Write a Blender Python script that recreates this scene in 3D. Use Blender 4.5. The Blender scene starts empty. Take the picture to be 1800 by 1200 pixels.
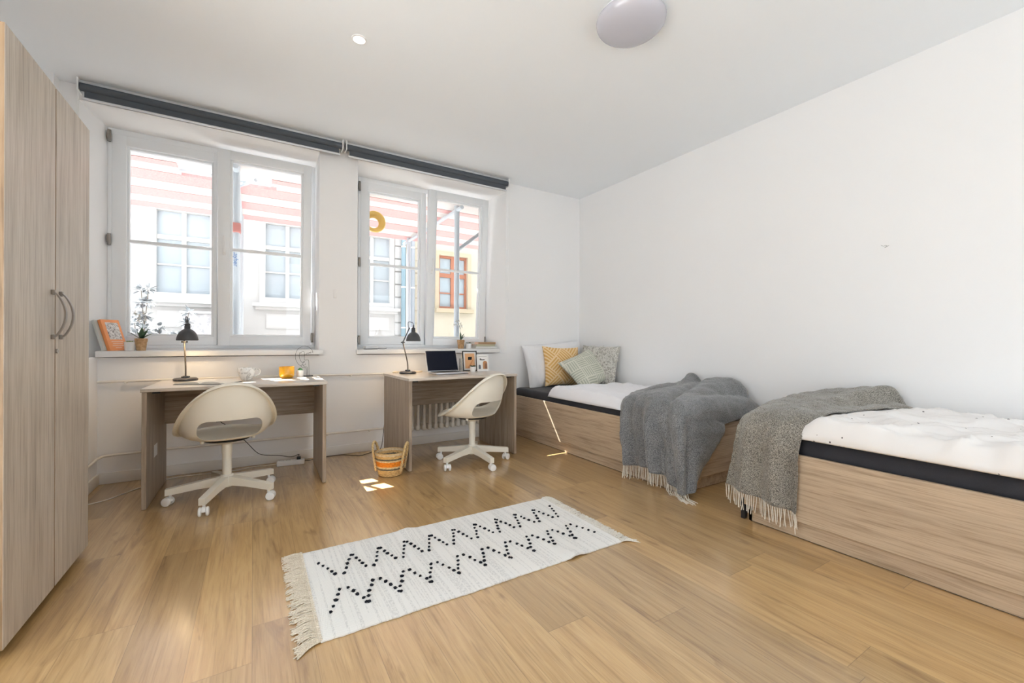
# Student room with two windows, two desks and two beds. Units: metres; +Y runs towards the window wall.
EXPOSURE = 0.17
SKY = 3.0; SKYC = (.88, .945, 1.0); SUN = 50.0; LAMP = 230.0
REAR = (.6, 3.2, .1, 2.25)  # rear opening, out of view, added for fill daylight
LEFT = (-.6, 1.95, .05, 2.7)  # left wall opening, out of view, added for more fill daylight
import bpy, bmesh, math, random
from mathutils import Vector, Matrix, Euler, noise
random.seed(7)
S = bpy.context.scene
COL = S.collection
PI = math.pi
R = math.radians

# ------------------------------------------------------------------ camera / view
cam_d = bpy.data.cameras.new('camera')
cam = bpy.data.objects.new('camera', cam_d)
COL.objects.link(cam)
cam_d.sensor_fit = 'HORIZONTAL'
cam_d.sensor_width = 36.0
cam_d.lens = 36.0 * 747.47 / 1800.0
cam_d.clip_start = 0.05
_yaw, _pit, _rol = 0.547171, 0.000189, 0.0035616
_f = Vector((math.sin(_yaw) * math.cos(_pit), math.cos(_yaw) * math.cos(_pit), math.sin(_pit)))
_r0 = Vector((math.cos(_yaw), -math.sin(_yaw), 0)); _u0 = _r0.cross(_f)
_r = _r0 * math.cos(_rol) + _u0 * math.sin(_rol)
_u = -_r0 * math.sin(_rol) + _u0 * math.cos(_rol)
cam.matrix_world = Matrix(((_r.x, _u.x, -_f.x, 0), (_r.y, _u.y, -_f.y, 0), (_r.z, _u.z, -_f.z, 1.05), (0, 0, 0, 1)))
S.camera = cam
S.view_settings.view_transform = 'Standard'
S.view_settings.look = 'None'
S.view_settings.gamma = 1.0
S.view_settings.use_curve_mapping = False
S.view_settings.exposure = EXPOSURE

# ------------------------------------------------------------------ materials
class G:
    """small node-graph writer"""
    def __init__(s, name):
        s.m = bpy.data.materials.new(name); s.m.use_nodes = True
        s.t = s.m.node_tree
        s.b = s.t.nodes['Principled BSDF']; s.out = s.t.nodes['Material Output']
    def n(s, typ, ins=None, **props):
        nd = s.t.nodes.new('ShaderNode' + typ)
        for k, v in props.items(): setattr(nd, k, v)
        for k, v in (ins or {}).items():
            s.set(nd.inputs[k], v)
        return nd
    def set(s, sock, v):
        if isinstance(v, bpy.types.NodeSocket): s.t.links.new(v, sock)
        else:
            if isinstance(v, (tuple, list)) and len(v) == 3 and sock.type == 'RGBA': v = (*v, 1)
            sock.default_value = v
    def math(s, op, a, b=0.0, c=0.0):
        return s.n('Math', {0: a, 1: b, 2: c}, operation=op).outputs[0]
    def coord(s, which='Object'):
        return s.n('TexCoord').outputs[which]
    def mapping(s, vec, scale=(1, 1, 1), loc=(0, 0, 0), rot=(0, 0, 0)):
        return s.n('Mapping', {'Vector': vec, 'Scale': scale, 'Location': loc, 'Rotation': rot}).outputs[0]
    def noise(s, vec, scale=5, detail=2, rough=.5, out='Fac', dist=0):
        return s.n('TexNoise', {'Vector': vec, 'Scale': scale, 'Detail': detail, 'Roughness': rough, 'Distortion': dist}).outputs[out]
    def ramp(s, fac, stops, interp='LINEAR'):
        nd = s.n('ValToRGB', {'Fac': fac}); cr = nd.color_ramp; cr.interpolation = interp
        while len(cr.elements) < len(stops): cr.elements.new(.5)
        for e, (p, c) in zip(cr.elements, stops):
            e.position = p; e.color = (*c, 1) if len(c) == 3 else c
        return nd.outputs['Color']
    def mix(s, fac, a, b, mode='MIX'):
        nd = s.n('Mix', data_type='RGBA', blend_type=mode)
        s.set(nd.inputs[0], fac); s.set(nd.inputs[6], a); s.set(nd.inputs[7], b)
        return nd.outputs[2]
    def bump(s, h, strength=.3, dist=.01):
        nd = s.n('Bump', {'Height': h, 'Strength': strength, 'Distance': dist})
        s.t.links.new(nd.outputs[0], s.b.inputs['Normal'])
    def p(s, **kw):
        al = dict(color='Base Color', rough='Roughness', metal='Metallic', spec='Specular IOR Level', trans='Transmission Weight', alpha='Alpha', sheen='Sheen Weight', coat='Coat Weight', emis='Emission Color', es='Emission Strength', ss='Subsurface Weight')
        for k, v in kw.items(): s.set(s.b.inputs[al[k]], v)
        return s.m

def plain(name, c, rough=.5, metal=0, spec=.5, **kw):
    g = G(name); return g.p(color=c, rough=rough, metal=metal, spec=spec, **kw)

def wood(name, light, mid, dark, axis='x', rough=.45, sc=1.0):
    g = G(name); v = g.coord()
    a = {'x': (1.9, 44, 44), 'y': (44, 1.9, 44), 'z': (44, 44, 1.9)}[axis]
    b = {'x': (5, 160, 160), 'y': (160, 5, 160), 'z': (160, 160, 5)}[axis]
    c = {'x': (1.1, 11, 11), 'y': (11, 1.1, 11), 'z': (11, 11, 1.1)}[axis]
    n1 = g.noise(g.mapping(v, tuple(q * sc for q in a)), 1, 5, .62, dist=.35)
    n2 = g.noise(g.mapping(v, tuple(q * sc for q in b)), 1, 3, .6)
    n3 = g.noise(g.mapping(v, tuple(q * sc for q in c)), 1, 3, .5, dist=.6)
    col = g.ramp(n1, [(.28, dark), (.46, mid), (.68, light)])
    fine = g.ramp(n2, [(.30, (.66, .62, .58)), (.52, (1, 1, 1)), (1, (1.0, 1.0, 1.0))])
    col = g.mix(.75, col, fine, 'MULTIPLY')
    col = g.mix(1, col, g.ramp(n3, [(.3, (.92, .915, .91)), (.65, (1.04, 1.035, 1.03))]), 'MULTIPLY')
    g.bump(g.math('ADD', n2, n1), .12, .002)
    return g.p(color=col, rough=rough, spec=.4)

def fabric(name, c1, c2, scale=400, rough=.9, bump=.3, sheen=.2, low=None):
    g = G(name); v = g.coord()
    n = g.noise(v, scale, 2, .7)
    col = g.ramp(n, [(.35, c1), (.65, c2)])
    if low:
        col = g.mix(1, col, g.ramp(g.noise(v, low, 2, .5), [(.35, (.86, .86, .86)), (.65, (1.08, 1.08, 1.08))]), 'MULTIPLY')
    g.bump(n, bump, .003)
    return g.p(color=col, rough=rough, sheen=sheen, spec=.2)

M = {}
def mk_wall(name, c):
    g = G(name); v = g.coord()
    n = g.noise(v, 220, 3, .6); n2 = g.noise(v, 1.4, 2, .5)
    g.bump(n, .05, .002)
    return g.p(color=g.mix(n2, c, tuple(x * .97 for x in c)), rough=.75, spec=.25)
M['wall'] = mk_wall('white wall paint', (.89, .89, .895))
M['ceil'] = mk_wall('cool white ceiling paint', (.885, .92, .955))
M['reveal'] = M['wall']
def mk_floor():
    g = G('oak plank floor'); v = g.coord()
    sx = g.n('SeparateXYZ', {0: v}).outputs
    X, Y = sx[0], sx[1]
    px_ = g.math('DIVIDE', X, .183); col = g.math('FLOOR', px_); fx = g.math('FRACT', px_)
    off = g.n('TexWhiteNoise', {'W': g.math('ADD', col, 31.7)}, noise_dimensions='1D').outputs['Value']
    py_ = g.math('DIVIDE', g.math('ADD', Y, g.math('MULTIPLY', off, 1.28)), 1.28)
    row = g.math('FLOOR', py_); fy = g.math('FRACT', py_)
    cell = g.n('CombineXYZ', {0: col, 1: row}).outputs[0]
    wn = g.n('TexWhiteNoise', {'Vector': cell}, noise_dimensions='2D')
    val = wn.outputs['Value']
    gv = g.n('CombineXYZ', {0: g.math('ADD', X, g.math('MULTIPLY', val, 9.0)), 1: g.math('ADD', Y, g.math('MULTIPLY', val, 5.0)), 2: g.math('MULTIPLY', val, 17.0)}).outputs[0]
    n1 = g.noise(g.mapping(gv, (24, 1.7, 1)), 1, 5, .6, dist=1.0)
    n2 = g.noise(g.mapping(gv, (150, 4.5, 1)), 1, 3, .6)
    n3 = g.noise(g.mapping(gv, (9, 2.2, 1)), 1, 3, .55, dist=1.2)
    c = g.ramp(n1, [(.25, (.30, .168, .062)), (.42, (.450, .278, .110)), (.60, (.525, .342, .148)), (.82, (.59, .40, .19))])
    c = g.mix(.55, c, g.ramp(n2, [(.3, (.62, .56, .50)), (.5, (1, 1, 1))]), 'MULTIPLY')
    knot = g.ramp(n3, [(.27, (.52, .42, .33)), (.40, (1, 1, 1))])
    c = g.mix(.8, c, knot, 'MULTIPLY')
    tone = g.ramp(val, [(0, (.80, .78, .76)), (.5, (1, 1, 1)), (1, (1.12, 1.10, 1.07))])
    c = g.mix(1, c, tone, 'MULTIPLY')
    seam = g.math('MAXIMUM', g.math('LESS_THAN', fx, .010), g.math('LESS_THAN', fy, .0018))
    c = g.mix(g.math('MULTIPLY', seam, .55), c, (.16, .09, .045))
    g.bump(g.math('SUBTRACT', g.math('ADD', n2, n1), g.math('MULTIPLY', seam, .8)), .10, .002)
    rg = g.n('MapRange', {'Value': n2, 3: .30, 4: .40}).outputs[0]
    g.b.inputs['Coat Roughness'].default_value = .22; g.b.inputs['Coat IOR'].default_value = 1.9
    return g.p(color=c, rough=rg, spec=.5, coat=1.0)
M['floor'] = mk_floor()
L_, M_, D_ = (.45, .375, .30), (.36, .29, .222), (.23, .175, .128)
M['wood_x'] = wood('grey oak grain along x', L_, M_, D_, 'x')
M['wood_top_glare'] = wood('grey oak with desktop glare', (.66, .60, .53), (.58, .515, .44), (.42, .36, .295), 'x', .34)  # panel oak lightened, so window glare is put into the colour
for _n in M['wood_top_glare'].node_tree.nodes:
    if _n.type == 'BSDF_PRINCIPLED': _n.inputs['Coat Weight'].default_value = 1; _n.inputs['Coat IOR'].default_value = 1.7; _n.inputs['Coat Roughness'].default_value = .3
M['wood_y'] = wood('grey oak grain along y', L_, M_, D_, 'y')
M['wood_z'] = wood('grey oak grain along z', L_, M_, D_, 'z')
M['bed_y'] = wood('bed oak grain along y', (.57, .45, .325), (.50, .385, .272), (.33, .24, .16), 'y', .45)
M['bed_x'] = wood('bed oak grain along x', (.57, .45, .325), (.50, .385, .272), (.33, .24, .16), 'x', .5)
M['ward_side'] = wood('brown oak edge', (.36, .25, .15), (.29, .19, .11), (.17, .105, .06), 'z')
M['ward'] = wood('wardrobe oak', (.60, .545, .48), (.525, .468, .402), (.36, .31, .258), 'z', .42)
M['white'] = plain('white plastic', (.84, .845, .85), .35)
M['frame'] = plain('white window frame', (.83, .855, .88), .35)
M['sill'] = plain('white sill board', (.84, .84, .84), .4)
M['trim'] = plain('white skirting', (.80, .79, .77), .5)
M['pipe'] = plain('cream painted pipe', (.80, .76, .70), .4)
M['chair'] = plain('cream chair plastic', (.81, .775, .685), .38)
M['chair_m'] = plain('cream powder coated steel', (.78, .75, .67), .42)
M['dark'] = plain('dark grey metal', (.055, .057, .062), .38, 0, .5)
M['black'] = plain('black plastic', (.018, .018, .02), .45)
M['steel'] = plain('brushed steel', (.55, .53, .50), .35, 1)
M['handle'] = plain('satin bronze grey handle', (.30, .275, .25), .4, .9)
M['bronze'] = plain('grey bronze rod', (.12, .105, .09), .4, .6)
M['blind'] = fabric('anthracite blind cloth', (.075, .085, .10), (.10, .112, .13), 900, .8, .1, 0)
M['alu'] = plain('light aluminium', (.68, .69, .70), .4, .3)
M['cable_w'] = plain('white cable', (.78, .72, .64), .5)
M['terra'] = None
def mk_terra():
    g = G('aged terracotta'); v = g.coord()
    n = g.noise(v, 45, 4, .6)
    return g.p(color=g.ramp(n, [(.3, (.30, .17, .075)), (.55, (.48, .29, .14)), (.8, (.60, .44, .28))]), rough=.8)
M['terra'] = mk_terra()
M['leaf'] = plain('dark green leaf', (.05, .10, .045), .4)
M['leaf2'] = plain('fresh green leaf', (.26, .36, .05), .5)
M['leaf3'] = plain('grey green succulent', (.07, .11, .07), .5)
M['petal'] = plain('white petal', (.82, .82, .80), .6)
M['soil'] = plain('dark soil', (.05, .035, .025), .9)
M['pot'] = plain('white ceramic', (.82, .82, .81), .3)
def mk_glass():
    g = G('window glass')
    tr = g.n('BsdfTransparent', {'Color': (.97, .98, .98, 1)}); gl = g.n('BsdfGlossy', {'Color': (1, 1, 1, 1), 'Roughness': .02})
    fc = g.n('LayerWeight', {'Blend': .5}).outputs['Facing']
    fr = g.math('ADD', g.math('MULTIPLY', g.math('POWER', fc, 5.0), .6), .025)
    mx = g.n('MixShader', {0: fr, 1: tr.outputs[0], 2: gl.outputs[0]})
    g.t.links.new(mx.outputs[0], g.out.inputs[0]); return g.m
M['glass'] = mk_glass()
def mk_amber():
    g = G('amber glass'); g.p(color=(.95, .48, .02), rough=.08, spec=.5, trans=.35, coat=.5); return g.m
M['amber'] = mk_amber()
M['wax'] = plain('pale wax', (.85, .78, .55), .5)

# ------------------------------------------------------------------ mesh helpers
class MB:
    def __init__(s): s.bm = bmesh.new()
    def box(s, x0, x1, y0, y1, z0, z1, bev=0, seg=2, mat=None):
        r = bmesh.ops.create_cube(s.bm, size=1)
        vs = r['verts']
        for v in vs:
            v.co = Vector(((x0 + x1) / 2 + v.co.x * (x1 - x0), (y0 + y1) / 2 + v.co.y * (y1 - y0), (z0 + z1) / 2 + v.co.z * (z1 - z0)))
        if mat is not None:
            for v in vs: v.co = mat @ v.co
        if bev:
            es = list({e for v in vs for e in v.link_edges})
            bmesh.ops.bevel(s.bm, geom=es, offset=bev, segments=seg, profile=.5, affect='EDGES', clamp_overlap=True)
        return s
    def lathe(s, prof, n=32, loc=(0, 0, 0), mat=None, a0=0, a1=2 * PI, cap=False):
        rings = []; full = abs(a1 - a0 - 2 * PI) < 1e-6
        loc = Vector(loc)
        for r, z in prof:
            if r < 1e-6:
                p = Vector((0, 0, z)); p = mat @ p if mat else p
                rings.append([s.bm.verts.new(p + loc)])
            else:
                ring = []
                for i in range(n if full else n + 1):
                    a = a0 + (a1 - a0) * i / n
                    p = Vector((r * math.cos(a), r * math.sin(a), z)); p = mat @ p if mat else p
                    ring.append(s.bm.verts.new(p + loc))
                rings.append(ring)
        for A, B in zip(rings, rings[1:]):
            m = max(len(A), len(B))
            for i in range(m if full else m - 1):
                j = (i + 1) % m
                f = [A[i % len(A)], A[j % len(A)], B[j % len(B)], B[i % len(B)]]
                u = []
                for q in f:
                    if q not in u: u.append(q)
                if len(u) >= 3:
                    try: s.bm.faces.new(u)
                    except ValueError: pass
        return s
    def cyl(s, p0, p1, r, r1=None, n=16, cap=True):
        p0, p1 = Vector(p0), Vector(p1); d = p1 - p0
        q = d.to_track_quat('Z', 'Y').to_matrix().to_4x4()
        L = d.length; r1 = r if r1 is None else r1
        pr = [(r, 0), (r1, L)]
        if cap: pr = [(0, 0)] + pr + [(0, L)]
        return s.lathe(pr, n, p0, q)
    def tube(s, pts, r, n=8, cap=True, closed=False):
        pts = [Vector(p) for p in pts]; N = len(pts)
        rr = r if isinstance(r, (list, tuple)) else [r] * N
        rings = []; nrm = None
        for i, p in enumerate(pts):
            if closed: t = pts[(i + 1) % N] - pts[i - 1]
            else: t = pts[min(i + 1, N - 1)] - pts[max(i - 1, 0)]
            if t.length < 1e-9: t = Vector((0, 0, 1))
            t.normalize()
            if nrm is None:
                nrm = t.cross(Vector((0, 0, 1)) if abs(t.z) < .9 else Vector((1, 0, 0))).normalized()
            else:
                nrm = (nrm - t * nrm.dot(t))
                nrm = nrm.normalized() if nrm.length > 1e-6 else t.orthogonal().normalized()
            b = t.cross(nrm)
            rings.append([s.bm.verts.new(p + (nrm * math.cos(a) + b * math.sin(a)) * rr[i]) for a in [2 * PI * k / n for k in range(n)]])
        for i in range(N if closed else N - 1):
            A, B = rings[i], rings[(i + 1) % N]
            for k in range(n):
                s.bm.faces.new([A[k], A[(k + 1) % n], B[(k + 1) % n], B[k]])
        if cap and not closed:
            s.bm.faces.new(rings[0][::-1]); s.bm.faces.new(rings[-1])
        return s
    def grid(s, P, flip=False):
        V = [[s.bm.verts.new(p) for p in row] for row in P]
        for a, b in zip(V, V[1:]):
            for i in range(len(a) - 1):
                f = [a[i], a[i + 1], b[i + 1], b[i]]
                s.bm.faces.new(f[::-1] if flip else f)
        return V
    def sphere(s, c, r, n=12, sc=(1, 1, 1), mat=None):
        q = bmesh.ops.create_uvsphere(s.bm, u_segments=n, v_segments=max(6, n // 2), radius=r)
        for v in q['verts']:
            p = Vector((v.co.x * sc[0], v.co.y * sc[1], v.co.z * sc[2]))
            if mat is not None: p = mat @ p
            v.co = p + Vector(c)
        return s
    def ngon(s, pts):
        s.bm.faces.new([s.bm.verts.new(p) for p in pts]); return s
    def prism(s, pts, d):
        d = Vector(d); a = [s.bm.verts.new(p) for p in pts]; b = [s.bm.verts.new(Vector(p) + d) for p in pts]
        s.bm.faces.new(a[::-1]); s.bm.faces.new(b)
        for i in range(len(a)):
            j = (i + 1) % len(a); s.bm.faces.new([a[i], a[j], b[j], b[i]])
        return s
    def obj(s, name, mat, parent=None, smooth=True, angle=40, loc=None, rot=None, **tags):
        bmesh.ops.recalc_face_normals(s.bm, faces=s.bm.faces)
        me = bpy.data.meshes.new(name); s.bm.to_mesh(me); s.bm.free()
        return link(name, me, mat, parent, smooth, angle, loc, rot, **tags)

def link(name, me, mat, parent=None, smooth=True, angle=40, loc=None, rot=None, **tags):
    if smooth:
        me.polygons.foreach_set('use_smooth', [True] * len(me.polygons))
        if angle < 180: me.set_sharp_from_angle(angle=R(angle))
    o = bpy.data.objects.new(name, me); COL.objects.link(o)
    for m in (mat if isinstance(mat, (list, tuple)) else [mat]):
        if m is not None: me.materials.append(m)
    if parent is not None: o.parent = parent
    if loc is not None: o.location = loc
    if rot is not None: o.rotation_euler = rot
    for k, v in tags.items(): o[k] = v
    return o

def thing(name, label, cat, loc=(0, 0, 0), rot=0, group=None):
    o = bpy.data.objects.new(name, None); COL.objects.link(o)
    o.empty_display_size = .05
    o.location = loc; o.rotation_euler = rot if isinstance(rot, (tuple, list)) else (0, 0, rot)
    o['label'] = label; o['category'] = cat
    if group: o['group'] = group
    return o

def struct(name, mb, mat, parent=None, **kw):
    o = mb.obj(name, mat, parent, **kw)
    if parent is None: o['kind'] = 'structure'
    return o

def bake(o, keep_mat=True):
    """apply an object's modifiers into its mesh"""
    dg = bpy.context.evaluated_depsgraph_get(); dg.update()
    me = bpy.data.meshes.new_from_object(o.evaluated_get(dg))
    old = o.data; o.modifiers.clear(); o.data = me; bpy.data.meshes.remove(old)
    return o

def catmull(P, n):
    """dense Catmull-Rom through a list of Vectors"""
    P = [Vector(p) for p in P]; out = []
    for i in range(len(P) - 1):
        p0 = P[i - 1] if i else P[0] * 2 - P[1]
        p1, p2 = P[i], P[i + 1]
        p3 = P[i + 2] if i + 2 < len(P) else P[-1] * 2 - P[-2]
        for k in range(n):
            t = k / n
            out.append(.5 * ((2 * p1) + (p2 - p0) * t + (2 * p0 - 5 * p1 + 4 * p2 - p3) * t * t + (3 * p1 - p0 - 3 * p2 + p3) * t ** 3))
    out.append(P[-1].copy()); return out

def cloth_net(net, nu, nv):
    rows = [catmull(r, nu) for r in net]
    cols = [catmull([r[i] for r in rows], nv) for i in range(len(rows[0]))]
    return [[cols[i][j] for i in range(len(cols))] for j in range(len(cols[0]))]

def net_normals(P):
    H, W = len(P), len(P[0]); N = []
    for j in range(H):
        row = []
        for i in range(W):
            a = P[j][min(i + 1, W - 1)] - P[j][max(i - 1, 0)]
            b = P[min(j + 1, H - 1)][i] - P[max(j - 1, 0)][i]
            n = a.cross(b); row.append(n.normalized() if n.length > 1e-9 else Vector((0, 0, 1)))
        N.append(row)
    return N
# ================================================================== ROOM SHELL
ZC = 2.87; XR = 3.564; XL = -1.30; YF = 4.20; YB = -1.70
st = MB().box(XL - .2, XR + .2, YB - .2, 4.6, -.12, 0); struct('floor', st, M['floor'])
st = MB().box(XL - .2, XR + .2, YB - .2, 4.6, ZC, ZC + .3); struct('ceiling', st, M['ceil'])
w = MB()
def plan(pts, z0, z1): w.prism([(x, y, z0) for x, y in pts], (0, 0, z1 - z0))
plan([(-1.5, YF), (-1.07, YF), (-.965, 4.45), (-.965, 4.6), (-1.5, 4.6)], -1.2, ZC)
plan([(.511, YF), (.8415, YF), (.895, 4.45), (.895, 4.6), (.503, 4.6), (.503, 4.45)], -1.2, ZC)
plan([(2.474, YF), (XR + .2, YF), (XR + .2, 4.6), (2.335, 4.6), (2.335, 4.45)], -1.2, ZC)
for a, b in ((-1.07, .511), (.8415, 2.474)):
    w.prism([(a, y, z) for y, z in ((YF, 2.765), (4.45, 2.70), (4.6, 2.70), (4.6, ZC), (YF, ZC))], (b - a, 0, 0))
    w.prism([(a, y, z) for y, z in ((YF, -1.2), (4.6, -1.2), (4.6, .985), (4.455, .985), (4.455, .92), (YF, .92))], (b - a, 0, 0))
# unseen storeys and bays of this house, added to keep sky off the facade
w.box(-1.5, 11, 4.25, 4.6, ZC + .3, 7.5); w.box(XR + .2, 11, 4.25, 4.6, -1.2, ZC + .3)
struct('trim_1', MB().box(XL, -1.165, 4.10, YF, .925, ZC), M['wall'], smooth=False)      # slim pilaster in the left corner
struct('trim_2', MB().box(XL, -.963, 3.30, YF, 0, .925), M['wall'], smooth=False)        # boxed nib below the sill
struct('wall_front', w, M['wall'], smooth=False)
w = MB()      # unseen dark skin on the street side, added to cut sun bounce
for q in ((-1.5, 11, 4.6, 4.62, 2.72, 7.5), (-1.5, -.965, 4.6, 4.62, -1.2, 2.72), (.503, .895, 4.6, 4.62, -1.2, 2.72), (2.335, 11, 4.6, 4.62, -1.2, 2.72), (-.965, .503, 4.6, 4.62, -1.2, .98), (.895, 2.335, 4.6, 4.62, -1.2, .98)): w.box(*q)
struct('outer_bounce_skin', w, plain('dark bounce skin', (.13, .125, .12), .9), smooth=False)
struct('wall_right', MB().box(XR, XR + .2, YB - .2, 4.6, -.12, ZC), M['wall'], smooth=False)
LY0, LY1, LZ0, LZ1 = LEFT
w = MB(); w.box(XL - .2, XL, LY1, 4.6, -.12, ZC); w.box(XL - .2, XL, YB - .2, LY0, -.12, ZC); w.box(XL - .2, XL, LY0, LY1, LZ1, ZC); w.box(XL - .2, XL, LY0, LY1, -.12, LZ0)
struct('wall_left', w, M['wall'], smooth=False)
struct('bounce_ground', MB().box(-7, XL - .2, -5, 4.6, -.32, -.12), plain('bounce ground grey', (.42, .42, .42), .9), smooth=False)  # unseen ground added to bounce sun through the left opening
w4 = bpy.data.objects.new('fill_window_left', None); COL.objects.link(w4); w4['kind'] = 'structure'  # unseen glazed opening added to light the room from the left
f = MB()
for k in range(3):
    yy = LY0 + (LY1 - LY0) * k / 2; f.box(XL - .14, XL - .08, yy - .03, yy + .03, LZ0, LZ1)
f.box(XL - .14, XL - .08, LY0, LY1, LZ0, LZ0 + .06); f.box(XL - .14, XL - .08, LY0, LY1, LZ1 - .06, LZ1)
f.obj('window_frame', M['frame'], w4, smooth=False)
MB().box(XL - .112, XL - .108, LY0 + .01, LY1 - .01, LZ0 + .03, LZ1 - .03).obj('pane', M['glass'], w4, smooth=False)
RX0, RX1, RZ0, RZ1 = REAR
w = MB()
w.box(XL, RX0, YB - .2, YB, 0, ZC); w.box(RX1, XR, YB - .2, YB, 0, ZC)
w.box(RX0, RX1, YB - .2, YB, RZ1, ZC); w.box(RX0, RX1, YB - .2, YB, 0, RZ0)
struct('wall_rear', w, M['wall'], smooth=False)
# glazed rear opening, unseen, added to fill the room from behind the camera
w3 = bpy.data.objects.new('fill_window_rear', None); COL.objects.link(w3); w3['kind'] = 'structure'
f = MB(); n3 = 3
for k in range(n3 + 1):
    x = RX0 + (RX1 - RX0) * k / n3; f.box(x - .03, x + .03, YB - .14, YB - .08, RZ0, RZ1)
f.box(RX0, RX1, YB - .14, YB - .08, RZ0, RZ0 + .06); f.box(RX0, RX1, YB - .14, YB - .08, RZ1 - .06, RZ1)
f.obj('window_frame', M['frame'], w3, smooth=False)
MB().box(RX0 + .01, RX1 - .01, YB - .112, YB - .108, RZ0 + .03, RZ1 - .03).obj('pane', M['glass'], w3, smooth=False)
# skirting
def skirting(name, pts_boxes):
    b = MB()
    for q in pts_boxes: b.box(*q, bev=.004)
    struct(name, b, M['trim'])
skirting('baseboard_front', [(-.963, 2.55, YF - .015, YF, 0, .082)])
skirting('baseboard_left', [(-.963, -.948, 3.31, YF - .015, 0, .082)])
skirting('baseboard_right', [(XR - .015, XR, YB, 1.0, 0, .082)])

# ------------------------------------------------------------------ windows
def hinge(mb, x, z): mb.cyl((x, 4.424, z - .045), (x, 4.424, z + .045), .011, n=10); mb.box(x - .012, x + .006, 4.415, 4.445, z - .025, z + .03)
def sash(parent, x0, x1, z0, z1, gx0, gx1, gz0, gz1, mz, tilt, handle):
    """one casement; built about its bottom edge so it can tilt inwards"""
    y0, y1 = (-.055, .010) if handle else (-.022, .043)
    s = MB()
    s.box(x0, gx0, y0, y1, 0, z1 - z0, .006); s.box(gx1, x1, y0, y1, 0, z1 - z0, .006)
    s.box(gx0 - .004, gx1 + .004, y0 + .0005, y1, 0, gz0 - z0, .006); s.box(gx0 - .004, gx1 + .004, y0 + .0005, y1, gz1 - z0, z1 - z0, .006)
    # glazing bead (step around the pane)
    b = .016
    for q in ((gx0 - .001, gx0 + b, gz0 - z0, gz1 - z0), (gx1 - b, gx1 + .001, gz0 - z0, gz1 - z0)):
        s.box(q[0], q[1], y0 + .018, y1 - .004, q[2], q[3], .004)
    for q in ((gx0 + b, gx1 - b, gz0 - z0 - .001, gz0 - z0 + b), (gx0 + b, gx1 - b, gz1 - z0 - b, gz1 - z0 + .001)):
        s.box(q[0], q[1], y0 + .018, y1 - .004, q[2], q[3], .004)
    o = s.obj('sash', M['frame'], parent, loc=(0, 4.455, z0), rot=(tilt, 0, 0))
    MB().box(gx0 + b, gx1 - b, y0 + .014, y1 - .002, mz - z0 - .012, mz - z0 + .012, .003).obj('muntin', M['frame'], o)
    MB().box(gx0 + .004, gx1 - .004, y0 + .040, y0 + .046, gz0 - z0 + .004, gz1 - z0 - .004).obj('pane', M['glass'], o, smooth=False)
    if handle:
        hx = (x0 + gx0) / 2 + .004; hz = mz - z0 - .02
        h = MB(); h.box(hx - .013, hx + .013, y0 - .010, y0 + .001, hz - .035, hz + .035, .005)
        h.cyl((hx, y0 - .008, hz), (hx, y0 - .042, hz), .008, n=10)
        h.box(hx - .009, hx + .009, y0 - .052, y0 - .036, hz - .012, hz + .125, .006)
        h.obj('handle', M['white'], o)
    return o
def window(name, X0, X1, xm, L, Rr, tilt, hinges):
    wn = bpy.data.objects.new(name, None); COL.objects.link(wn); wn['kind'] = 'structure'
    f = MB(); a = .028
    f.box(X0, X0 + a, 4.440, 4.53, .985, 2.70, .004); f.box(X1 - a, X1, 4.440, 4.53, .985, 2.70, .004)
    f.box(X0 + a - .004, X1 - a + .004, 4.4405, 4.53, .985, 1.012, .004); f.box(X0 + a - .004, X1 - a + .004, 4.4405, 4.53, 2.655, 2.70, .004)
    f.box(xm - .03, xm + .03, 4.462, 4.53, 1.005, 2.66, .004)
    f.obj('window_frame', M['frame'], wn)
    sash(wn, L[0], L[1], 1.012, 2.655, L[2], L[3], 1.086, 2.575, 1.835, 0, False)
    sash(wn, Rr[0], Rr[1], 1.008, 2.668, Rr[2], Rr[3], 1.088, 2.592, 1.835, tilt, True)
    h = MB()
    for x, z in hinges: hinge(h, x, z)
    h.obj('hinge', M['handle'], wn)
    return wn
w1 = window('window_1', -.965, .503, -.262, (-.940, -.262, -.852, -.290), (-.258, .462, -.168, .392), R(2.6), [(-.952, 2.63), (-.952, 1.83), (.478, 1.08)])
w2 = window('window_2', .895, 2.335, 1.585, (.918, 1.585, .995, 1.542), (1.592, 2.300, 1.672, 2.226), R(3.6), [(.906, 2.60), (.906, 1.84), (.906, 1.06), (2.318, 1.06)])
for wn, a, b in ((w1, -.962, .541), (w2, .831, 2.363)):
    s = MB().box(a, b, 4.135, YF + .002, .927, .970, .005)
    lim = (-1.0, .505) if wn is w1 else (.87, 2.40)
    s.box(max(a, lim[0]), min(b, lim[1]), YF - .01, 4.455, .9275, .970)
    s.obj('window_sill', M['sill'], wn)

# small blank cover plate on the pier, scuff on the right wall
cp = MB().box(.633, .659, YF - .006, YF, 1.445, 1.522, .002)
o = cp.obj('cover_plate', M['wall']); o['label'] = 'small white blank plate on the wall pier between the windows'; o['category'] = 'wall plate'
sc = MB().tube(catmull([(XR - .001, 1.138, 1.698), (XR - .002, 1.125, 1.690), (XR - .001, 1.112, 1.693), (XR - .002, 1.106, 1.684), (XR - .002, 1.120, 1.680), (XR - .001, 1.097, 1.690)], 5), .0012, 5)
sc.obj('scuff_mark', plain('grey scuff', (.35, .34, .33), .8), bpy.data.objects['wall_right'])

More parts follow.
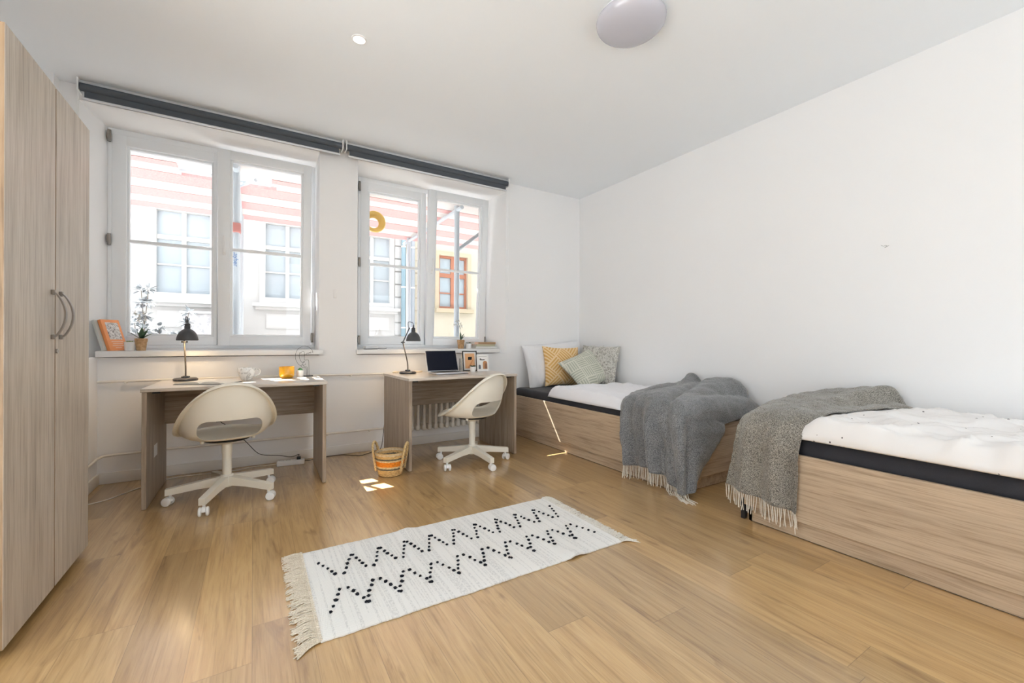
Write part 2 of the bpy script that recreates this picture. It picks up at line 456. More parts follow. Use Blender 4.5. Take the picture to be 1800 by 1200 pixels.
# ------------------------------------------------------------------ heating pipes and radiator
def pipe(label, pts, clips):
    t = thing('heating_pipe', label, 'pipe', (0, 0, 0), 0, 'heating pipes along the window wall')
    MB().tube(catmull(pts, 6), .0095, 10).obj('pipe', M['pipe'], t)
    for x, z in clips:
        c = MB().cyl((x, 4.16, z - .014), (x, YF + .004, z - .014), .005, n=8); c.box(x - .007, x + .007, 4.148, 4.172, z - .018, z - .006, .003)
        c.obj('pipe_clip', M['pipe'], t)
pipe('thin cream heating pipe running along the wall just below the window sills', [(-.955, 4.16, .748), (-.5, 4.16, .748), (0, 4.16, .745), (.575, 4.16, .741), (.9, 4.16, .737), (1.30, 4.16, .735)], [(-.80, .748), (.40, .742), (.78, .739)])
pipe('thin cream heating pipe running low along the wall above the skirting', [(-.94, 3.35, .20), (-.94, 3.95, .202), (-.935, 4.11, .207), (-.87, 4.16, .212), (-.5, 4.16, .216), (0, 4.16, .212), (.5, 4.16, .209), (.9, 4.16, .209), (1.27, 4.16, .208)], [(-.64, .216), (.58, .208), (.95, .208)])
rad = thing('radiator', 'cream column radiator on the wall under the right window', 'radiator', (0, 0, 0))
for k in range(14):
    x = 1.333 + k * .062
    s = MB()
    for yy in (4.075, 4.145):
        s.box(x - .016, x + .016, yy - .018, yy + .018, .185, .72, .012, 3)
    s.box(x - .021, x + .021, 4.055, 4.165, .66, .735, .016, 3); s.box(x - .021, x + .021, 4.055, 4.165, .165, .225, .016, 3)
    s.obj('radiator_section', M['pipe'], rad)
MB().cyl((1.27, 4.11, .208), (1.34, 4.11, .208), .012).cyl((1.27, 4.11, .205), (1.27, 4.16, .208), .011).box(1.255, 1.285, 4.095, 4.125, .19, .24, .006).obj('radiator_valve', M['pipe'], rad)
for x in (1.55, 2.0):
    MB().box(x - .01, x + .01, 4.10, YF, .60, .64).obj('wall_bracket', M['pipe'], rad)

# ------------------------------------------------------------------ roller blinds
def blind(label, x0, x1, chain_z):
    t = thing('roller_blind', label, 'roller blind', (0, 0, 0), 0, 'rolled up blinds over the windows')
    MB().cyl((x0, 4.105, 2.818), (x1, 4.105, 2.818), .027, n=28).obj('blind_roll', M['blind'], t)
    MB().box(x0 + .022, x1 - .022, 4.100, 4.104, 2.745, 2.80).obj('blind_cloth', M['blind'], t)
    MB().box(x0 + .012, x1 - .012, 4.093, 4.109, 2.731, 2.746, .004).obj('bottom_rail', M['alu'], t)
    MB().box(x0 - .005, x1 + .005, 4.11, 4.20, 2.851, 2.87, .003).obj('mounting_rail', M['alu'], t)
    for x in (x0 - .012, x1 + .002):
        b = MB().box(x, x + .010, 4.07, 4.17, 2.785, 2.868, .003); b.cyl((x, 4.105, 2.818), (x + .010, 4.105, 2.818), .030, n=20)
        b.obj('bracket', M['white'], t)
    if chain_z:
        xc, zb = chain_z
        MB().tube([(xc, 4.085, 2.82), (xc, 4.085, zb), (xc + .003, 4.10, zb - .015), (xc, 4.115, zb), (xc, 4.125, 2.82)], .0022, 6).obj('bead_chain', M['white'], t)
    return t
blind('anthracite roller blind rolled up above the left window', -1.035, .682, (-1.046, 1.2))
blind('anthracite roller blind rolled up above the right window', .727, 2.432, (2.443, 1.52))
# ------------------------------------------------------------------ ceiling lamp and bright disc
t = thing('ceiling_lamp', 'round white dome ceiling lamp mounted on the white ceiling', 'ceiling lamp', (1.80, 1.69, ZC))
MB().lathe([(0, -.002), (.178, -.002), (.180, -.020), (.170, -.024), (0, -.024)], 48).obj('lamp_base', M['white'], t)
pr = [(.186, -.016), (.190, -.026)] + [(.190 * math.cos(a), -.026 - .078 * math.sin(a)) for a in [PI / 2 * k / 14 for k in range(1, 15)]]
pr[-1] = (0, pr[-1][1])
MB().lathe(pr, 56).obj('lamp_shade', plain('opal acrylic', (.50, .50, .56), .14, 0, .6), t, angle=180)
t = thing('disc', 'tiny bright round downlight set in the ceiling above the left desk side', 'ceiling spot', (.541, 2.671, ZC))
MB().lathe([(.035, -.001), (.043, -.001), (.043, -.006), (.035, -.008)], 28).obj('trim_ring', M['white'], t)
MB().lathe([(0, -.004), (.036, -.004), (.036, -.001), (0, -.001)], 28).obj('lens', plain('glowing disc face', (.9, .9, .9), .4, es=1.6, emis=(1, .99, .97, 1)), t)  # disc face given its own glow
# ================================================================== WARDROBE
t = thing('wardrobe', 'tall two-door grey oak wardrobe with bow handles against the left wall', 'wardrobe', (0, 0, 0))
c = MB()
c.box(-1.25, -.718, 2.050, 2.068, .03, 2.09, .001); c.box(-1.25, -.718, 2.876, 2.894, .03, 2.09, .001)
c.box(-1.25, -.718, 2.068, 2.876, 2.07, 2.09); c.box(-1.25, -.718, 2.068, 2.876, .03, .05); c.box(-1.25, -1.235, 2.068, 2.876, .05, 2.07)
c.obj('carcass', M['ward_side'], t, smooth=False)
MB().box(-1.24, -.745, 2.06, 2.884, 0, .03).obj('plinth', plain('dark plinth', (.10, .07, .05), .6), t, smooth=False)
for k, (a, b) in enumerate(((2.051, 2.4695), (2.4810, 2.893))):
    if k: MB().box(-.7185, -.7165, 2.468, 2.4825, .036, 2.086).obj('door_gap_shade', M['black'], t, smooth=False)  # black strip stands in for the shade between the doors
    d = MB().box(-.716, -.695, a, b, .034, 2.088, .0015, 1).obj('door', [M['ward'], M['ward_side']], t, smooth=False)
    for f_ in d.data.polygons: f_.material_index = 0 if f_.normal.x > .5 else 1
    hy = 2.432 if k == 0 else 2.517
    pts = [(-.695 + .036 * math.sin(PI * s), hy, 1.066 + .172 * s) for s in [i / 16 for i in range(17)]]
    h = MB()
    P = []
    for s in [i / 18 for i in range(19)]:
        xx = -.690 + .034 * math.sin(PI * s) ** .75; zz = 1.060 + .185 * s
        P.append([(xx, hy - .0075, zz), (xx, hy + .0075, zz), (xx + .006, hy + .0075, zz), (xx + .006, hy - .0075, zz), (xx, hy - .0075, zz)])
    h.grid([[Vector(q) for q in row] for row in P])
    h.box(-.695, -.684, hy - .0075, hy + .0075, 1.052, 1.072, .002); h.box(-.695, -.684, hy - .0075, hy + .0075, 1.233, 1.253, .002)
    h.obj('handle', M['handle'], d)
    if k: MB().cyl((-.695, 2.487, 1.004), (-.690, 2.487, 1.004), .010, n=18).box(-.691, -.6888, 2.4855, 2.4885, .998, 1.010).obj('lock', M['steel'], d)

# ================================================================== DESKS
def desk(label, loc, rot, w, d, sticker):
    t = thing('desk', label, 'desk', loc, rot, 'matching grey oak desks under the windows')
    h = .75; a = w / 2
    MB().box(-a - .006, a + .006, -d / 2 - .006, d / 2 + .006, h - .022, h, .002, 1).obj('desktop', M['wood_top_glare'], t, smooth=False)
    legs = []
    for s in (-1, 1):
        x0, x1 = (-a, -a + .025) if s < 0 else (a - .025, a)
        legs.append(MB().box(x0, x1, -d / 2, d / 2, .004, h - .022, .0015, 1).obj('side_panel', M['wood_z'], t, smooth=False))
    MB().box(-a + .025, a - .025, d / 2 - .075, d / 2 - .055, .437, h - .022, .001, 1).obj('modesty_panel', M['wood_x'], t, smooth=False)
    for s in (-1, 1):
        MB().box(s * (a - .065) - .018, s * (a - .065) + .018, -d / 2 + .02, -d / 2 + .05, h - .034, h - .0225).obj('corner_bracket', M['black'], t, smooth=False)
        for yy in (-d / 2 + .03, d / 2 - .03):
            MB().cyl((s * (a - .0125), yy, 0), (s * (a - .0125), yy, .004), .010, n=12).obj('glide', M['black'], t)
    if sticker: MB().box(-a + .0255, -a + .0262, -.11, -.01, .275, .355).obj('label_sticker', M['white'], t, smooth=False)
    return t
desk1 = desk('grey oak desk under the left window with the mug and open book', (-.055, 3.733, 0), R(-.8), 1.05, .645, True)
desk2 = desk('grey oak desk under the right window with the laptop on it', (1.577, 3.695, 0), R(1.8), 1.035, .68, False)

# ================================================================== CHAIRS
def shell_mesh():
    m = MB(); n = 96; rows = []
    def ring(t, ext=0, dz=0):
        out = []
        for i in range(n):
            f = 2 * PI * i / n; c, s_ = math.cos(f), math.sin(f)
            sx = math.copysign(abs(c) ** .92, c); sy = math.copysign(abs(s_) ** .92, s_)
            rim = Vector((.256 * sx, .265 * sy - .005, .605 - .168 * sy - .115 * (1 - sy * sy)))
            bot = Vector((.175 * sx, .175 * sy + .02, .412))
            k = math.sin(t * PI / 2) ** .85; q = (1 - math.cos(t * PI / 2)) ** .92
            p = Vector((bot.x + (rim.x - bot.x) * k, bot.y + (rim.y - bot.y) * k, bot.z + (rim.z - bot.z) * q))
            if ext:
                o = Vector((rim.x, rim.y * .86, 0)).normalized(); p += o * ext + Vector((0, 0, dz + o.y * -.5 * ext))
            out.append(p)
        return out
    for k in (.25, .5, .75):
        rows.append([Vector((.175 * k * math.cos(2 * PI * i / n), .175 * k * math.sin(2 * PI * i / n) + .02, .404 + .008 * k ** 2)) for i in range(n)])
    for k in range(0, 25): rows.append(ring(k / 24))
    rows.append(ring(1, .010, .001)); rows.append(ring(1, .019, -.005)); rows.append(ring(1, .022, -.014))
    V = [[m.bm.verts.new(p) for p in r] for r in rows]
    c0 = m.bm.verts.new((0, .02, .404))
    for i in range(n): m.bm.faces.new([c0, V[0][i], V[0][(i + 1) % n]])
    for A, B in zip(V, V[1:]):
        for i in range(n): m.bm.faces.new([A[i], A[(i + 1) % n], B[(i + 1) % n], B[i]][::-1])
    bmesh.ops.recalc_face_normals(m.bm, faces=m.bm.faces)
    me = bpy.data.meshes.new('seat_shell'); m.bm.to_mesh(me); m.bm.free()
    o = bpy.data.objects.new('seat_shell', me); COL.objects.link(o)
    sm = o.modifiers.new('s', 'SOLIDIFY'); sm.thickness = .011; sm.offset = 1
    cut = MB(); pts = []
    hw, hh, rr, zc = .176, .061, .052, .490
    for cx, cz, a0 in ((hw - rr, zc + hh - rr, 0), (-hw + rr, zc + hh - rr, 90), (-hw + rr, zc - hh + rr, 180), (hw - rr, zc - hh + rr, 270)):
        for k in range(9):
            a = R(a0 + 90 * k / 8); pts.append((cx + rr * math.cos(a), -.5, cz + rr * math.sin(a)))
    cut.prism(pts, (0, .42, 0))
    co = cut.obj('cutter', None)
    b = o.modifiers.new('b', 'BOOLEAN'); b.object = co; b.operation = 'DIFFERENCE'; b.solver = 'EXACT'
    bake(o); cm = co.data; bpy.data.objects.remove(co); bpy.data.meshes.remove(cm)
    me = o.data; bpy.data.objects.remove(o); me.name = 'seat_shell'
    return me
SHELL = shell_mesh()
def chair(label, loc, rot, base_rot, seed):
    t = thing('swivel_chair', label, 'desk chair', loc, 0, 'cream swivel chairs at the desks')
    rm = Matrix.Rotation(rot, 4, 'Z')
    o = link('seat_shell', SHELL.copy(), M['chair'], t, angle=35); o.rotation_euler = (0, 0, rot)
    p = MB().lathe([(0, .366), (.045, .366), (.10, .384), (.105, .392), (0, .392)], 28)
    p.obj('seat_plate', M['chair_m'], t, rot=(0, 0, rot))
    p = MB().lathe([(0, .392), (.13, .392), (.135, .402), (0, .402)], 28); p.obj('under_seat_disc', M['black'], t, rot=(0, 0, rot))  # black disc in the gap between seat shell and plate
    for x in (-.14, .14):
        for y in (-.07, .09): MB().cyl((x, y, .392), (x, y, .408), .011, n=12).obj('fixing_knob', M['chair'], t, rot=(0, 0, rot))
    MB().lathe([(0, .09), (.027, .09), (.027, .30), (.030, .30), (.030, .366), (0, .366)], 24).obj('column', M['chair_m'], t)
    MB().lathe([(0, .078), (.036, .078), (.040, .086), (.040, .150), (.033, .158), (0, .158)], 28).obj('hub', M['chair_m'], t)
    rnd = random.Random(seed)
    for i in range(5):
        a = base_rot + 2 * PI * i / 5; m = Matrix.Rotation(a, 4, 'Z')
        b = MB(); P = []
        for r_, zt, zb, hw in ((.030, .150, .088, .021), (.15, .133, .086, .020), (.325, .108, .068, .0185)):
            P.append([m @ Vector(q) for q in ((r_, -hw, zb), (r_, hw, zb), (r_, hw, zt), (r_, -hw, zt), (r_, -hw, zb))])
        b.grid(P); b.ngon([q.copy() for q in P[-1][:4]]); b.ngon([q.copy() for q in P[0][:4]])
        bmesh.ops.remove_doubles(b.bm, verts=b.bm.verts, dist=1e-5)
        b.obj('leg', M['chair_m'], t, angle=30)
        cp = m @ Vector((.300, 0, 0)); ca = a + rnd.uniform(-1.6, 1.6); cm = Matrix.Translation(cp) @ Matrix.Rotation(ca, 4, 'Z')
        h = MB(); h.cyl(cm @ Vector((0, 0, .05)), cm @ Vector((0, 0, .078)), .008, n=10)
        h.lathe([(.0001, -.010), (.024, -.010), (.0265, -.006), (.0265, .006), (.024, .010), (.0001, .010)], 20, cm @ Vector((.014, 0, .030)), Matrix.Rotation(ca, 4, 'Z') @ Matrix.Rotation(PI / 2, 4, 'X'), a0=0, a1=PI)
        ho = h.obj('caster', M['white'], t)
        for s_ in (-1, 1):
            MB().lathe([(0, -.009), (.018, -.009), (.026, -.006), (.0275, 0), (.026, .006), (.018, .009), (0, .009)], 24, cm @ Vector((.014, s_ * .019, .0275)), Matrix.Rotation(ca, 4, 'Z') @ Matrix.Rotation(PI / 2, 4, 'X')).obj('wheel', M['white'], ho)
    return t
chair('cream plastic swivel chair seen from behind at the left desk', (-.146, 3.425, 0), R(9), R(34), 3)
chair('cream plastic swivel chair turned sideways at the laptop desk', (1.629, 3.335, 0), R(22), R(58), 5)

# ================================================================== DESK LAMPS
def desk_lamp(label, loc, rot):
    t = thing('desk_lamp', label, 'desk lamp', loc, rot, 'dark metal desk lamps')
    MB().lathe([(0, 0), (.072, 0), (.076, .004), (.076, .015), (.068, .021), (0, .021)], 40).obj('lamp_base', M['dark'], t)
    MB().box(-.022, .022, -.016, .016, .021, .036, .003).cyl((0, -.026, .028), (0, .026, .028), .006, n=12).obj('base_joint', M['dark'], t)
    a = MB().tube(catmull([(0, 0, .03), (0, 0, .07), (-.006, 0, .12), (-.024, 0, .20), (-.045, 0, .287)], 6), .0055, 10); a.obj('lower_arm', M['bronze'], t)
    MB().cyl((-.045, -.018, .289), (-.045, .020, .289), .007, n=12).cyl((-.062, 0, .289), (-.028, 0, .289), .006, n=10).sphere((-.045, 0, .289), .010).obj('elbow_joint', M['dark'], t)
    MB().cyl((-.045, 0, .289), (.012, 0, .418), .0055, n=10).sphere((.012, 0, .418), .008).obj('upper_arm', M['dark'], t)
    MB().tube(catmull([(.012, 0, .418), (.004, 0, .440), (.003, 0, .474), (.022, 0, .478), (.044, 0, .470), (.051, 0, .452)], 6), .003, 8).obj('hook_arm', M['dark'], t)
    cx = .051
    pr = [(.064, .300), (.067, .304), (.066, .310), (.0635, .324), (.0585, .342), (.049, .360), (.036, .374), (.024, .382), (.019, .386)]
    inner = [(.017, .383), (.023, .379), (.0345, .371), (.047, .3575), (.0563, .340), (.0612, .323), (.0635, .306), (.064, .300)]
    MB().lathe(pr + inner, 40, (cx, 0, 0)).obj('lamp_shade', M['dark'], t, angle=60)
    sh = [(.0165, .382), (.0225, .378), (.034, .370), (.0463, .3567), (.0555, .3393), (.0604, .3224), (.0627, .3055)]
    MB().lathe(sh, 40, (cx, 0, 0)).obj('shade_lining', plain('white lamp lining', (.85, .82, .76), .5), t, angle=180)
    MB().lathe([(0, .383), (.0185, .383), (.0185, .405), (.0165, .407), (.0165, .411), (.0185, .413), (.0185, .420), (.012, .426), (.007, .430), (.007, .446), (.004, .452), (0, .453)], 24, (cx, 0, 0)).obj('lamp_cap', M['dark'], t)
    MB().lathe([(0, .380), (.010, .378), (.010, .362), (.017, .348), (.019, .336), (.014, .324), (0, .319)], 16, (cx, 0, 0)).obj('bulb', plain('lit bulb', (1, .85, .6), .4, es=LAMP, emis=(1, .72, .42, 1)), t)
    return t
desk_lamp('dark metal desk lamp on the left desk, arm hidden behind its shade', (-.428, 3.975, .75), math.atan2(-1, .30))
desk_lamp('dark metal desk lamp beside the laptop, bent arm seen from the side', (1.225, 3.865, .75), R(-8))

# ================================================================== BEDS
def bed(label, X0, X1, Y0, Y1, zt, zp):
    t = thing('bed_frame', label, 'bed', (0, 0, 0), 0, 'oak box beds along the right wall')
    MB().box(X0, X0 + .022, Y0, Y1, zp, zt, .0015, 1).obj('side_panel', M['bed_y'], t, smooth=False)
    MB().box(X1 - .022, X1, Y0, Y1, zp, zt, .0015, 1).obj('side_panel', M['bed_y'], t, smooth=False)
    MB().box(X0 + .022, X1 - .022, Y0, Y0 + .022, zp, zt, .001, 1).obj('end_panel', M['bed_x'], t, smooth=False)
    MB().box(X0 + .022, X1 - .022, Y1 - .022, Y1, zp, zt, .001, 1).obj('end_panel', M['bed_x'], t, smooth=False)
    p = MB(); i = .020
    p.box(X0 + i, X0 + i + .018, Y0 + i, Y1 - i, .004, zp); p.box(X1 - i - .018, X1 - i, Y0 + i, Y1 - i, .004, zp)
    p.box(X0 + i, X1 - i, Y0 + i, Y0 + i + .018, .004, zp - .0005); p.box(X0 + i, X1 - i, Y1 - i - .018, Y1 - i, .004, zp - .0005)
    p.obj('plinth', M['bed_y'], t, smooth=False)
    MB().box(X0 + i + .004, X1 - i - .004, Y0 + i + .004, Y1 - i - .004, 0, .006).obj('floor_seal', M['black'], t, smooth=False)
    MB().box(X0 + .022, X1 - .022, Y0 + .022, Y1 - .022, .385, .40).obj('slat_base', M['bed_x'], t, smooth=False)
    return t
B1 = (2.52, 3.515, 1.882, 4.15); B2 = (2.488, 3.50, -.75, 1.436)
bed('oak box bed in the corner with the head against the window wall', *B1, .450, .088)
b2 = bed('oak box bed nearest the camera, cut off by the right frame edge', *B2, .450, .094)
MB().box(2.50, 2.53, 1.437, 1.462, 0, .12, .003).obj('corner_block', M['black'], b2)  # small black block at the corner of the near bed
sheet = fabric('dark grey bed sheet', (.030, .030, .036), (.040, .040, .048), 500, .75, .15, .1, 6)
def slab(x0, x1, y0, y1, z0, z1, nx, ny, e, fn=None, p=2.2, droop=0):
    """soft upholstered slab: rounded edges, surface moved by fn(x,y)"""
    m = MB(); top = []; bot = []
    for j in range(ny + 1):
        a = []; b = []
        for i in range(nx + 1):
            u = .5 - .5 * math.cos(PI * i / nx); v = .5 - .5 * math.cos(PI * j / ny)
            u = .5 * u + .5 * i / nx; v = .5 * v + .5 * j / ny
            x = x0 + (x1 - x0) * u; y = y0 + (y1 - y0) * v
            d = min(x - x0, x1 - x, e) / e; d2 = min(y - y0, y1 - y, e) / e
            k = ((1 - (1 - d) ** p) * (1 - (1 - d2) ** p)) ** (1 / p)
            dz = fn(x, y) * k if fn else 0
            dr = droop * max(0, 1 - (x - x0) / .055) ** 1.5
            a.append(Vector((x, y, (z0 + z1) / 2 + (z1 - z0) / 2 * k + dz - dr))); b.append(Vector((x, y, (z0 + z1) / 2 - (z1 - z0) / 2 * k - dr)))
        top.append(a); bot.append(b)
    m.grid(top); m.grid(bot, True)
    bmesh.ops.remove_doubles(m.bm, verts=m.bm.verts, dist=1e-5)
    return m
def nz(x, y, s, o=0): return noise.noise(Vector((x * s, y * s, o)))
for (X0, X1, Y0, Y1), lab, zt in ((B1, 'mattress in a dark grey sheet on the corner bed', .528), (B2, 'mattress in a dark grey sheet on the bed nearest the camera', .548)):
    m = slab(X0 + .034, X1 - .03, Y0 + .02, Y1 - .02, .401, zt, 40, 60, .05, lambda x, y: .004 * nz(x, y, 7) + .003 * nz(x * 3, y, 9, 4), 3)
    o = m.obj('mattress', sheet, angle=180); o['label'] = lab; o['category'] = 'mattress'; o['group'] = 'mattresses in dark sheets'

def crease(x, y, o):
    a = .014 * nz(x, y, 3.2, o) + .013 * (max(0, 1 - abs(nz(x * .9 + y * .6, y - x * .3, 5, o + 3)) * 3.2) - .4) + .006 * (max(0, 1 - abs(nz(x + y * .2, y * .6, 13, o + 7)) * 3) - .4)
    return a
d1m = fabric('plain white duvet cover', (.80, .80, .835), (.84, .84, .87), 300, .85, .05, .1)
def step(a, b, x): x = min(1, max(0, (x - a) / (b - a))); return x * x * (3 - 2 * x)
m = slab(2.530, 3.50, 1.93, 3.46, .532, .600, 100, 140, .10, lambda x, y: crease(x, y, 2) * (.35 + 1.15 * step(2.3, 2.75, y)) - .045 * (1 - step(2.38, 2.66, y)), droop=.065)
o = m.obj('duvet', d1m, angle=180); o['label'] = 'plain white duvet on the corner bed, half under the grey throw'; o['category'] = 'duvet'; o['group'] = 'white duvets'
g = G('white dotted duvet cover'); v = g.coord()
vo = g.n('TexVoronoi', {'Vector': v, 'Scale': 22.0, 'Randomness': .95})
keep = g.math('GREATER_THAN', g.n('SeparateColor', {0: vo.outputs['Color']}).outputs[0], .45)
dots = g.math('MULTIPLY', g.math('LESS_THAN', vo.outputs['Distance'], .10), keep)
d2m = g.p(color=g.mix(dots, (.83, .81, .80), (.12, .11, .12)), rough=.85, spec=.2, sheen=.1)
m = slab(2.484, 3.50, -.60, 1.41, .552, .645, 100, 170, .12, lambda x, y: crease(x, y, 11) * (1.9 - 1.5 * step(.95, 1.12, y)) + .016 * nz(x, y, 1.7, 5) - .060 * step(1.07, 1.15, y), droop=.055)
o = m.obj('duvet', d2m, angle=180); o['label'] = 'white duvet with tiny dark dots on the bed nearest the camera'; o['category'] = 'duvet'; o['group'] = 'white duvets'
# ================================================================== CUSHIONS
def cushion(w, h, t, n=30, pinch=.07, wr=.006, seed=0, pw=3.2):
    m = MB(); F = []; B = []
    for j in range(n + 1):
        a = []; b = []
        for i in range(n + 1):
            u = math.sin(PI / 2 * (2 * i / n - 1)); v = math.sin(PI / 2 * (2 * j / n - 1))
            x = w / 2 * u * (1 - pinch * (1 - v * v)); y = h / 2 * v * (1 - pinch * (1 - u * u))
            k = ((1 - abs(u) ** pw) * (1 - abs(v) ** pw)) ** .62
            e = wr * noise.noise(Vector((x * 9, y * 9, seed))) + wr * .8 * (1 - 2 * abs(noise.noise(Vector((x * 14 + y * 4, y * 6, seed + 5)))))
            e *= min(1, k * 4)
            a.append(Vector((x, y, t / 2 * k + e))); b.append(Vector((x, y, -t / 2 * k + e * .5)))
        F.append(a); B.append(b)
    m.grid(F); m.grid(B, True)
    bmesh.ops.remove_doubles(m.bm, verts=m.bm.verts, dist=1e-6)
    return m
def frame(c, xa, nrm):
    z = Vector(nrm).normalized(); x = Vector(xa); x = (x - z * x.dot(z)).normalized(); y = z.cross(x)
    return Matrix(((x.x, y.x, z.x, c[0]), (x.y, y.y, z.y, c[1]), (x.z, y.z, z.z, c[2]), (0, 0, 0, 1)))
def put(o, mx, **tags):
    o.matrix_world = mx
    for k, v in tags.items(): o[k] = v
    return o
def basket_weave(name, base, line, rot, cell, per):
    """cushion cloth woven in blocks of alternating ribs"""
    g = G(name); v = g.mapping(g.coord(), (1, 1, 1), rot=(0, 0, rot))
    sx = g.n('SeparateXYZ', {0: v}).outputs
    cx = g.math('FLOOR', g.math('DIVIDE', sx[0], cell)); cy = g.math('FLOOR', g.math('DIVIDE', sx[1], cell))
    par = g.math('GREATER_THAN', g.math('FRACT', g.math('MULTIPLY', g.math('ADD', cx, cy), .5)), .25)
    pick = g.n('Mix', {0: par, 2: sx[0], 3: sx[1]}, data_type='FLOAT').outputs[0]
    st = g.math('ABSOLUTE', g.math('SUBTRACT', g.math('FRACT', g.math('DIVIDE', pick, per)), .5))
    ln = g.n('MapRange', {'Value': st, 1: .22, 2: .34}).outputs[0]
    ex = g.math('ABSOLUTE', g.math('SUBTRACT', g.math('FRACT', g.math('DIVIDE', sx[0], cell)), .5))
    ey = g.math('ABSOLUTE', g.math('SUBTRACT', g.math('FRACT', g.math('DIVIDE', sx[1], cell)), .5))
    edge = g.math('GREATER_THAN', g.math('MAXIMUM', ex, ey), .455)
    f = g.math('MAXIMUM', ln, edge)
    n = g.noise(g.coord(), 350, 2, .6)
    col = g.mix(f, base, line); col = g.mix(.35, col, g.ramp(n, [(.3, (.7, .7, .7)), (.7, (1.15, 1.15, 1.15))]), 'MULTIPLY')
    g.bump(g.math('ADD', f, n), .35, .004)
    return g.p(color=col, rough=.9, spec=.15, sheen=.2)
wp = fabric('white pillow cotton', (.78, .78, .80), (.83, .83, .85), 300, .85, .06, .1)
o = cushion(.84, .52, .17, 36, .05, .014, 3).obj('pillow', wp, angle=180)
put(o, frame((3.08, 4.055, .785), (1, .02, .06), (-.06, -1, .26)), label='white cotton bed pillow leaning on the window wall behind the mustard cushion', category='pillow')
mu = basket_weave('mustard ribbed cushion cloth', (.68, .40, .13), (.86, .64, .38), R(45), .155, .030)
o = cushion(.49, .47, .15, 32, .09, .006, 6).obj('cushion', mu, angle=180)
put(o, frame((3.075, 3.925, .765), (1, -.05, -.05), (-.12, -1, .24)), label='mustard yellow cushion with a pale woven line pattern, upright against the white pillow', category='cushion', group='scatter cushions on the corner bed')
sg = basket_weave('sage ribbed cushion cloth', (.45, .47, .385), (.70, .69, .60), R(8), .125, .026)
o = cushion(.52, .46, .15, 32, .08, .006, 9).obj('cushion', sg, angle=180)
mx = frame((3.235, 3.675, .735), (.57, -.25, -.14), (-.14, -.60, .55)) @ Matrix.Rotation(R(41), 4, 'Z')
put(o, mx, label='sage green woven cushion tipped on its corner in front of the mustard one', category='cushion', group='scatter cushions on the corner bed')
sh = fabric('white shaggy cushion', (.66, .64, .60), (.84, .82, .77), 60, .95, .5, .3)
root = thing('cushion', 'fluffy white shaggy cushion leaning on the right wall', 'cushion', (0, 0, 0), 0, 'scatter cushions on the corner bed')
mx = frame((3.43, 3.70, .785), (.16, -1, -.02), (-1, -.16, .22)); root.matrix_world = mx
cushion(.54, .45, .13, 30, .06, .010, 12).obj('cushion_body', fabric('shaggy cushion gap shade', (.40, .38, .34), (.55, .53, .48), 60), root, angle=180)  # body colour darkened to give the shade between the tufts
sm = MB(); rnd = random.Random(4)
for k in range(1100):
    u, v = rnd.uniform(-.95, .95), rnd.uniform(-.95, .95)
    z = .065 * ((1 - abs(u) ** 3.2) * (1 - abs(v) ** 3.2)) ** .62
    p = Vector((.27 * u, .225 * v, z - .003)); a = rnd.uniform(0, 6.28); d = Vector((math.cos(a), math.sin(a) - .5, 0)) * rnd.uniform(.020, .042)
    sm.tube([p, p + d * .4 + Vector((0, 0, .020)), p + d + Vector((0, 0, .006))],   .0034, 5)
o = sm.obj('shag_pile', sh, root); o['kind'] = 'stuff'

# ================================================================== THROWS
def throw(label, net, nu, nv, mat, fold, fringe_rows, hem, flat=()):
    P = cloth_net(net, nu, nv); N = net_normals(P); H, W = len(P), len(P[0])
    for j in range(H):
        for i in range(W):
            u, v = i / (W - 1), j / (H - 1); d = fold(u, v)
            q = P[j][i]; d += .011 * noise.noise(q * 9) + .006 * (max(0, 1 - abs(noise.noise(q * 13 + Vector((3, 1, 7)))) * 3.5) - .3) + .003 * noise.noise(q * 26)
            q = q + N[j][i] * d
            bx, by, sg_ = flat                      # keep the cloth outside the bed panels below the rim
            if q.z < .455:
                ox, oy = q.x - (bx - .009), (by - q.y) * sg_ + .009
                if ox > 0 and oy < .0 + 1e-9: pass
                elif ox > 0 and oy > 0:
                    if ox < oy: q.x = bx - .009
                    else: q.y = by + sg_ * .009
            P[j][i] = q
    t = thing('throw_blanket', label, 'throw blanket', (0, 0, 0), 0, 'grey fringed throws on the beds')
    m = MB(); m.grid(P); me_o = m.obj('blanket', mat, t, angle=180)
    s = me_o.modifiers.new('s', 'SOLIDIFY'); s.thickness = .006; s.offset = 0
    bake(me_o)
    fr = MB(); rnd = random.Random(len(label))
    hemP = [P[-1][int(round(k))] for k in [i * .5 for i in range(int((W - 1) * hem * 2))]] if False else None
    L = P[-1][:int(W * hem)]
    cum = [0]
    for a, b in zip(L, L[1:]): cum.append(cum[-1] + (b - a).length)
    s_ = 0
    while s_ < cum[-1]:
        k = max(i for i in range(len(cum)) if cum[i] <= s_); k = min(k, len(L) - 2)
        f = (s_ - cum[k]) / max(cum[k + 1] - cum[k], 1e-6); p = L[k].lerp(L[k + 1], f)
        ln = rnd.uniform(.078, .108); dx, dy = rnd.uniform(-.014, .014), rnd.uniform(-.012, .012)
        pts = [p]; 
        for q in (.35, .7, 1.0):
            c = p + Vector((dx * q + rnd.uniform(-.003, .003), dy * q - .002, -ln * q))
            if c.z < .005:
                o_ = Vector((-.35, -.93, 0)) * (.005 - c.z) * 1.25; c = Vector((c.x + o_.x, c.y + o_.y, .004 + rnd.uniform(0, .003)))
            pts.append(c)
        fr.tube(catmull(pts, 3), .0022, 5)
        s_ += rnd.uniform(.009, .014)
    fr.obj('fringe', FR, t)
    return t
FR = fabric('cream wool fringe', (.66, .62, .54), (.80, .76, .68), 300, .9, .2, .3)
th1 = fabric('mid grey wool', (.070, .072, .077), (.300, .303, .308), 190, .95, .5, .35, 5)
